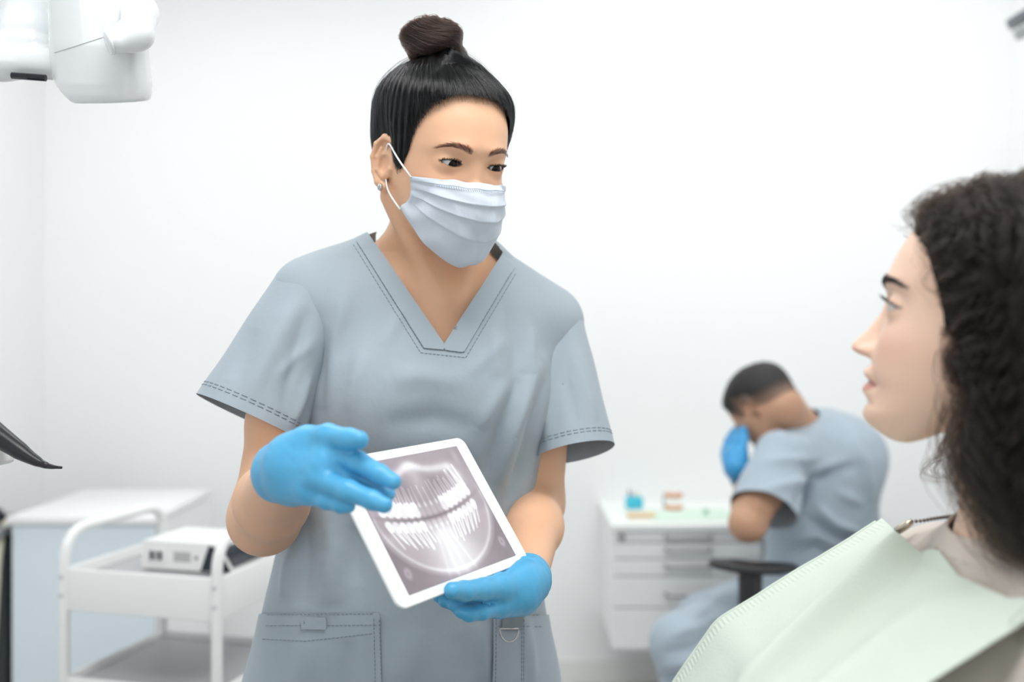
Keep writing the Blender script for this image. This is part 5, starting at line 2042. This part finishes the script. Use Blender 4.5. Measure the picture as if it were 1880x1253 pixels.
obj('board', *box(on(1177, 3.33) + [0, 0, .007], (.094, .04, .012), rotz(-.03), .003), mat('tan_wood', lin(226, 196, 150), rough=.6, noise=(40, .08)), tr)
obj('lining', *box(on(1177, 3.33) + [0, 0, .0135], (.080, .03, .003), rotz(-.03), .001), mat('cream_lining', lin(240, 228, 206), rough=.8), tr)
jm = thing('jaw_model', on(1237, 3.47), 'pink and ivory dental jaw model standing open on the white worktop', 'model')
GUM = mat('gum_pink', lin(222, 160, 130), rough=.4); IVO = mat('ivory_tooth', lin(242, 236, 222), rough=.3)
jc = on(1237, 3.47)
for z0, sg in ((.008, 1), (.052, -1)):
    arc = [jc + np.array([.024 * math.cos(a), -.016 + -.022 * math.sin(a) + .016, z0]) for a in np.linspace(-.25, PI + .25, 15)]
    gm = obj('gum', *tube(np.array(arc), .0085, 10), GUM, jm)
    for a in np.linspace(-.1, PI + .1, 12):
        c = jc + np.array([.024 * math.cos(a), -.022 * math.sin(a), z0 + sg * .009])
        obj('tooth', *box(c, (.0052, .0052, .010), rotz(a), .0014, 1), IVO, gm)
obj('base_plate', *box(jc + [0, .004, .002], (.058, .050, .004), None, .001), IVO, jm)
obj('hinge', *tube([jc + [-.030, .012, .002], jc + [-.033, .018, .030], jc + [-.030, .012, .056]], .003, 8), GRD, jm)
gi = thing('green_cup', on(1296, 3.36), 'tiny pale green cup on the mint sheet near the seated man elbow', 'cup')
obj('cup_body', *lathe([(.007, 0), (.0095, .016), (.0100, .017), (.0090, .017), (.0068, .003)], on(1296, 3.36) + [0, 0, .0025], None, 20), mat('pale_green_plastic', lin(176, 214, 196), rough=.4), gi)

# ---- big cabinet at the left
xa, xb, ya, yb2 = P(24, 0, 2.86)[0], P(286, 0, 2.86)[0], 2.86, 3.36
ztop = CAM_H - (947 - 626.5) * 2.86 / F
cb = thing('cabinet', ((xa + xb) / 2, (ya + yb2) / 2, 0), 'white floor cabinet with a shade-tinted front at the left, behind the trolley', 'cabinet')
obj('carcass', *box(((xa + xb) / 2, (ya + yb2) / 2 + .01, (ztop - .025) / 2 + .03), (xb - xa, yb2 - ya - .02, ztop - .025 - .06), None, .003), WHT, cb, smooth=False)
obj('door', *box(((xa + xb) / 2, ya - .002, (ztop - .025) / 2 + .035), (xb - xa - .004, .020, ztop - .025 - .075), None, .003), SHADED, cb, smooth=False)
obj('plinth', *box(((xa + xb) / 2, (ya + yb2) / 2 + .03, .03), (xb - xa - .02, yb2 - ya - .08, .06), None, .002), GRD, cb, smooth=False)
obj('top_panel', *box(((xa + xb) / 2 - .002, (ya + yb2) / 2 - .008, ztop - .0125), (xb - xa + .016, yb2 - ya + .03, .025), None, .005), WHT, cb)

# ---- hoses and pump between the cabinet and the left wall
hs = thing('suction_unit', (-1.58, 2.80, 0), 'dark grey suction unit with hanging hoses squeezed between white cabinet and wall', 'machine')
obj('housing', *box((-1.56, 3.02, .34), (.20, .30, .66), None, .02, 3), mat('dark_grey_plastic', lin(70, 76, 78), rough=.35), hs)
obj('top_tray', *box((-1.56, 2.96, .70), (.22, .30, .03), None, .01), GRD, hs)
for k, (x, m_, r) in enumerate(((-1.50, DRK, .012), (-1.535, GRD, .014), (-1.475, mat('cream_hose', lin(214, 210, 190), rough=.5), .010), (-1.57, DRK, .011))):
    z = .74 - .02 * k
    obj('hose', *tube(fillet([(x, 2.95, .70), (x, 2.90, z + .03), (x + .01, 2.84, z - .05), (x - .01, 2.83, .25 - .03 * k), (x + .02, 2.88, .12), (x + .01, 2.98, .2)], .05), r, 10), m_, hs)

# ---- trolley
e1 = np.array([.967, -.258, 0]); e2 = np.array([.258, .967, 0]); ez = np.array([0, 0, 1.0])
C0 = np.array([-.962, 2.14, 0]); TW, TD = .368, .357
TRr = np.stack([e1, e2, ez], 1)
def tp(a, b, z): return C0 + e1 * a + e2 * b + ez * z
tro = thing('trolley', tp(TW / 2, TD / 2, 0), 'white metal three-tier trolley on casters with looped handles, left of the standing dentist', 'trolley')
rt = .0115
for k, a in enumerate((0, TW)):
    obj('handle_frame', *tube(fillet([tp(a, 0, .06), tp(a, 0, .842), tp(a, TD, .842), tp(a, TD, .06)], .075, 8), rt, 14), WHM, tro)
for zt, dp in ((.762, .090), (.530, .028), (.210, .060)):
    tray = obj('tray', *box(tp(TW / 2, TD / 2, zt - .026 if dp > .05 else zt - .020), (TW - .01, TD - .01, .004), TRr), GRM, tro, smooth=False)
    for (a, b, sx, sy) in ((TW / 2, 0, TW, .008), (TW / 2, TD, TW, .008), (0, TD / 2, .008, TD), (TW, TD / 2, .008, TD)):
        obj('tray_side', *box(tp(a, b, zt - dp / 2), (sx, sy, dp), TRr, .003), WHM, tray)
for a in (0, TW):
    for z_ in (.745, .705):
        obj('bolt', *lathe([(.001, -.002), (.006, 0), (.005, .003), (.001, .004)], tp(a, -.010, z_), TRr @ np.array([[1, 0, 0], [0, 0, -1], [0, 1, 0]]), 12), mat('zinc_bolt', lin(205, 208, 210), rough=.4), tro)
    for b in (0, TD):
        cst = obj('caster', *tube([tp(a - .010, b, .030), tp(a + .010, b, .030)], .030, 18), BLK, tro)
        obj('caster_fork', *box(tp(a, b, .052), (.028, .02, .03), TRr, .004), GRD, cst)

# ---- white device on the trolley
dz0 = .762 - .026 + .002
dv = thing('dental_device', tp(.21, .21, dz0), 'white box-shaped dental device with dark slanted front panel standing on the trolley', 'device')
dpoly = [(.106, dz0 + .004), (.106, dz0 + .060), (.110, dz0 + .066), (.290, dz0 + .066), (.297, dz0 + .060), (.330, dz0 + .012), (.330, dz0 + .004)]
DO = C0 + np.array([0, 0, 0])
obj('housing', *prism(dpoly, .120, .285, TRr, DO), mat('white_plastic_satin', lin(240, 240, 238), rough=.3), dv, smooth=False)
def q3(t, s): return (.297 + .033 * t, dz0 + .060 - .048 * t)
pv = [q3(.06, 0), q3(.94, 0)]
off = .0012
PVx = np.array([tp(pv[0][0] + off, .130, pv[0][1]), tp(pv[0][0] + off, .275, pv[0][1]), tp(pv[1][0] + off, .275, pv[1][1]), tp(pv[1][0] + off, .130, pv[1][1])])
nrm = np.cross(PVx[1] - PVx[0], PVx[3] - PVx[0]); nrm /= np.linalg.norm(nrm)
obj('control_panel', np.concatenate([PVx, PVx - nrm * .003]), [[0, 1, 2, 3], [7, 6, 5, 4], [0, 4, 5, 1], [1, 5, 6, 2], [2, 6, 7, 3], [3, 7, 4, 0]], DRK, dv, smooth=False)
obj('end_cheek', *prism([(.255, dz0 + .006), (.275, dz0 + .062), (.297, dz0 + .058), (.328, dz0 + .010), (.328, dz0 + .006)], .1185, .122, TRr, DO), DRK, dv, smooth=False)
for k in range(3):
    obj('port', *box(tp(.131 + .0115 * k, .1195, dz0 + .034), (.008, .003, .020), TRr), BLK if k != 1 else GRD, dv, smooth=False)
obj('port_plate', *box(tp(.143, .1203, dz0 + .034), (.050, .002, .036), TRr, .002), WHM, dv)
for k in range(7):
    obj('vent', *box(tp(.190 + .0062 * k, .1195, dz0 + .034), (.003, .002, .022), TRr), mat('vent_grey', lin(168, 168, 168), rough=.6), dv, smooth=False)
obj('socket', *tube([tp(.244, .1205, dz0 + .034), tp(.244, .117, dz0 + .034)], .004, 10), GRD, dv)
for a in (.12, .31):
    for b in (.14, .265):
        obj('foot', *tube([tp(a, b, dz0 - .002), tp(a, b, dz0 + .006)], .007, 10), BLK, dv)

# ---- overhead dental lamp at the upper left
LD = 1.20
GLW = mat('white_gloss_plastic', lin(230, 233, 235), rough=.12, coat=.3)
lmp = thing('dental_lamp', P(187, 60, LD + .02), 'glossy white overhead dental lamp with a stub handle at the upper left', 'lamp')
def Lp(x, y, d=0): return P(x, y, LD + d)
hc_ = Lp(187, 70, .055)


TILT = math.radians(17); TC_, TS_ = math.cos(TILT), math.sin(TILT)
TP_ = np.array([hc_[0], hc_[1], Lp(0, 100)[2]])


def untilt(X):
    q = X - TP_
    return TP_ + np.stack([q[:, 0], TC_ * q[:, 1] + TS_ * q[:, 2], -TS_ * q[:, 1] + TC_ * q[:, 2]], 1)


def l_house(X):
    X = untilt(X)
    r = np.hypot(X[:, 0] - hc_[0], (X[:, 1] - hc_[1]))
    z = X[:, 2]
    ztop, zbot = Lp(0, -120)[2], Lp(0, 166, 0)[2]
    rr = np.interp(z, [zbot, zbot + .012, zbot + .025, Lp(0, 60)[2], ztop], [.0535, .0575, .0590, .0585, .045])
    d = r - rr
    d = smax(d, zbot - z + .02 * np.maximum(.9 - (r / .06) ** 2, 0) * .3, .006)
    d = smax(d, z - ztop, .02)
    # chamfer at the lower left
    a = np.array([-.70, 0, -.72])
    d = smax(d, (X - Lp(106, 140, .05)) @ a, .004)
    return d


V, Q = solid(l_house, hc_ - [.11, .14, .13], hc_ + [.11, .14, .18], .006, sub=1)
hs_ = obj('housing', V, Q, GLW, lmp)
# seam between the two shells
lt = bvh(V, Q)
sm = cast_px(lt, [(100, 97), (190, 68)], 4, .0001)
if len(sm) > 3:
    obj('seam', *tube(sm, .0005, 6), mat('seam_grey', lin(188, 192, 194), rough=.6), hs_)


def l_handle(X):
    pts_ = [Lp(240, -10, .035), Lp(257, 25, .020), Lp(250, 62, -.004), Lp(212, 76, -.022)]
    return chain(X, pts_, [.020, .0185, .0165, .0145], .02)


V, Q = solid(l_handle, Lp(225, 100, -.05) - [.04, .02, .02], Lp(262, -60, .06) + [.04, .02, .02], .005, sub=1)
he = Lp(198, 79, -.026); hd2 = Lp(212, 76, -.022) - he; hd2 /= np.linalg.norm(hd2)
V, T = clip(V, Q, (V - he) @ hd2)
hn = obj('handle', V, T, GLW, lmp)
hx = np.cross(hd2, [0, 0, 1.0]); hx /= np.linalg.norm(hx)
obj('end_cap', *lathe([(.0005, -.0005), (.012, 0), (.0142, .0015), (.0142, .004), (.0005, .004)], he - hd2 * .001, np.stack([hx, np.cross(hd2, hx), hd2], 1), 28), GLW, hn)


def l_yoke(X):
    d = chain(X, [Lp(-180, 108, .06), Lp(0, 112, .05), Lp(110, 118, .05)], [.024, .021, .020], .02)
    d = smin(d, cone(X, Lp(52, 80, .075), Lp(40, -140, .075), .030, .034), .012)
    d = smin(d, cone(X, Lp(52, 84, .075), Lp(52, 70, .075), .042, .036), .01)
    return d


V, Q = solid(l_yoke, Lp(-230, 160, .0) - [0, .05, 0], Lp(175, -200, .1) + [0, .05, 0], .007, sub=1)
yk = obj('yoke', V, Q, GLW, lmp)
obj('lens', *tube(np.array([Lp(22, 139, .0305), Lp(52, 141, .0295), Lp(84, 143.5, .0295)]), [.0042, .0042, .0042], 10), mat('black_lens', lin(22, 26, 34), rough=.1), yk, smooth=False)
obj('arm', *tube(fillet([Lp(40, -120, .075), Lp(30, -420, .08), Lp(-500, -560, .10), Lp(-500, -760, .10), P(-500, -760, 1.3) * [1, 1, 0] + [0, 0, ZC]], .05), .028, 16), GLW, lmp)

# ---- instrument arm at the left edge
ins = thing('instrument_stand', P(-260, 900, 1.22) * [1, 1, 0], 'black tapered hose arm reaching in from the left edge above the cabinet', 'instrument')
ap = [P(-230, 640, 1.26), P(-90, 745, 1.24), P(0, 803, 1.22), P(50, 838, 1.21), P(78, 853, 1.205), P(95, 858, 1.20), P(113, 859, 1.195)]
apf = fillet(ap, .03, 5)
sg = np.concatenate([[0], np.cumsum(np.linalg.norm(np.diff(apf, axis=0), axis=1))]); sg /= sg[-1]
key = [np.argmin(np.linalg.norm(apf - a, axis=1)) for a in ap]
rr = np.interp(np.arange(len(apf)), sorted(key), [.020, .019, .0130, .0082, .0048, .0030, .0016])
obj('hose_arm', *tube(apf, rr, 16), mat('black_rubber', lin(20, 20, 28), rough=.35), ins)
obj('bracket', *box(P(-50, 838, 1.24), (.085, .05, .022), None, .006), WHM, ins)
obj('column', *tube([P(-260, 900, 1.26) * [1, 1, 0] + [0, 0, .04], P(-260, 640, 1.26) + [0, 0, .03]], .025, 18), WHM, ins)
obj('shelf', *box(.5 * (P(-50, 838, 1.24) + P(-260, 838, 1.26)), (.16, .04, .02), None, .004), WHM, ins)
obj('base', *box(P(-260, 900, 1.26) * [1, 1, 0] + [0, 0, .02], (.34, .34, .04), None, .012), WHM, ins)

# ---- dark device on the right wall
dvp = P(1868, 36, 3.05)
mon = thing('wall_monitor', (XR - .10, 3.05, dvp[2]), 'dark grey monitor on a wall bracket at the upper right edge', 'monitor')
sl_ = math.radians(27)
RM = np.array([[math.cos(sl_), 0, -math.sin(sl_)], [0, 1, 0], [math.sin(sl_), 0, math.cos(sl_)]])
obj('casing', *box(P(1884, 26, 3.05) + RM @ np.array([.150, 0, 0]), (.30, .24, .036), RM, .006), mat('dark_grey_casing', lin(92, 98, 104), rough=.4), mon)
obj('screen', *box(P(1884, 26, 3.05) + RM @ np.array([.150, 0, -.0185]), (.27, .21, .002), RM), mat('screen_glass', lin(50, 56, 62), rough=.15), mon, smooth=False)
obj('bracket', *box(P(1872, 62, 3.08) + RM @ np.array([.150, 0, 0]), (.30, .07, .034), RM, .006), GRD, mon)
obj('bracket_arm', *tube([P(1872, 62, 3.08) + RM @ np.array([.26, 0, 0]), np.array([XR - .02, 3.08, dvp[2] + .06])], .022, 12), GRD, mon)
obj('wall_plate', *box((XR - .011, 3.08, dvp[2] + .06), (.018, .14, .22), None, .004), GRD, mon)
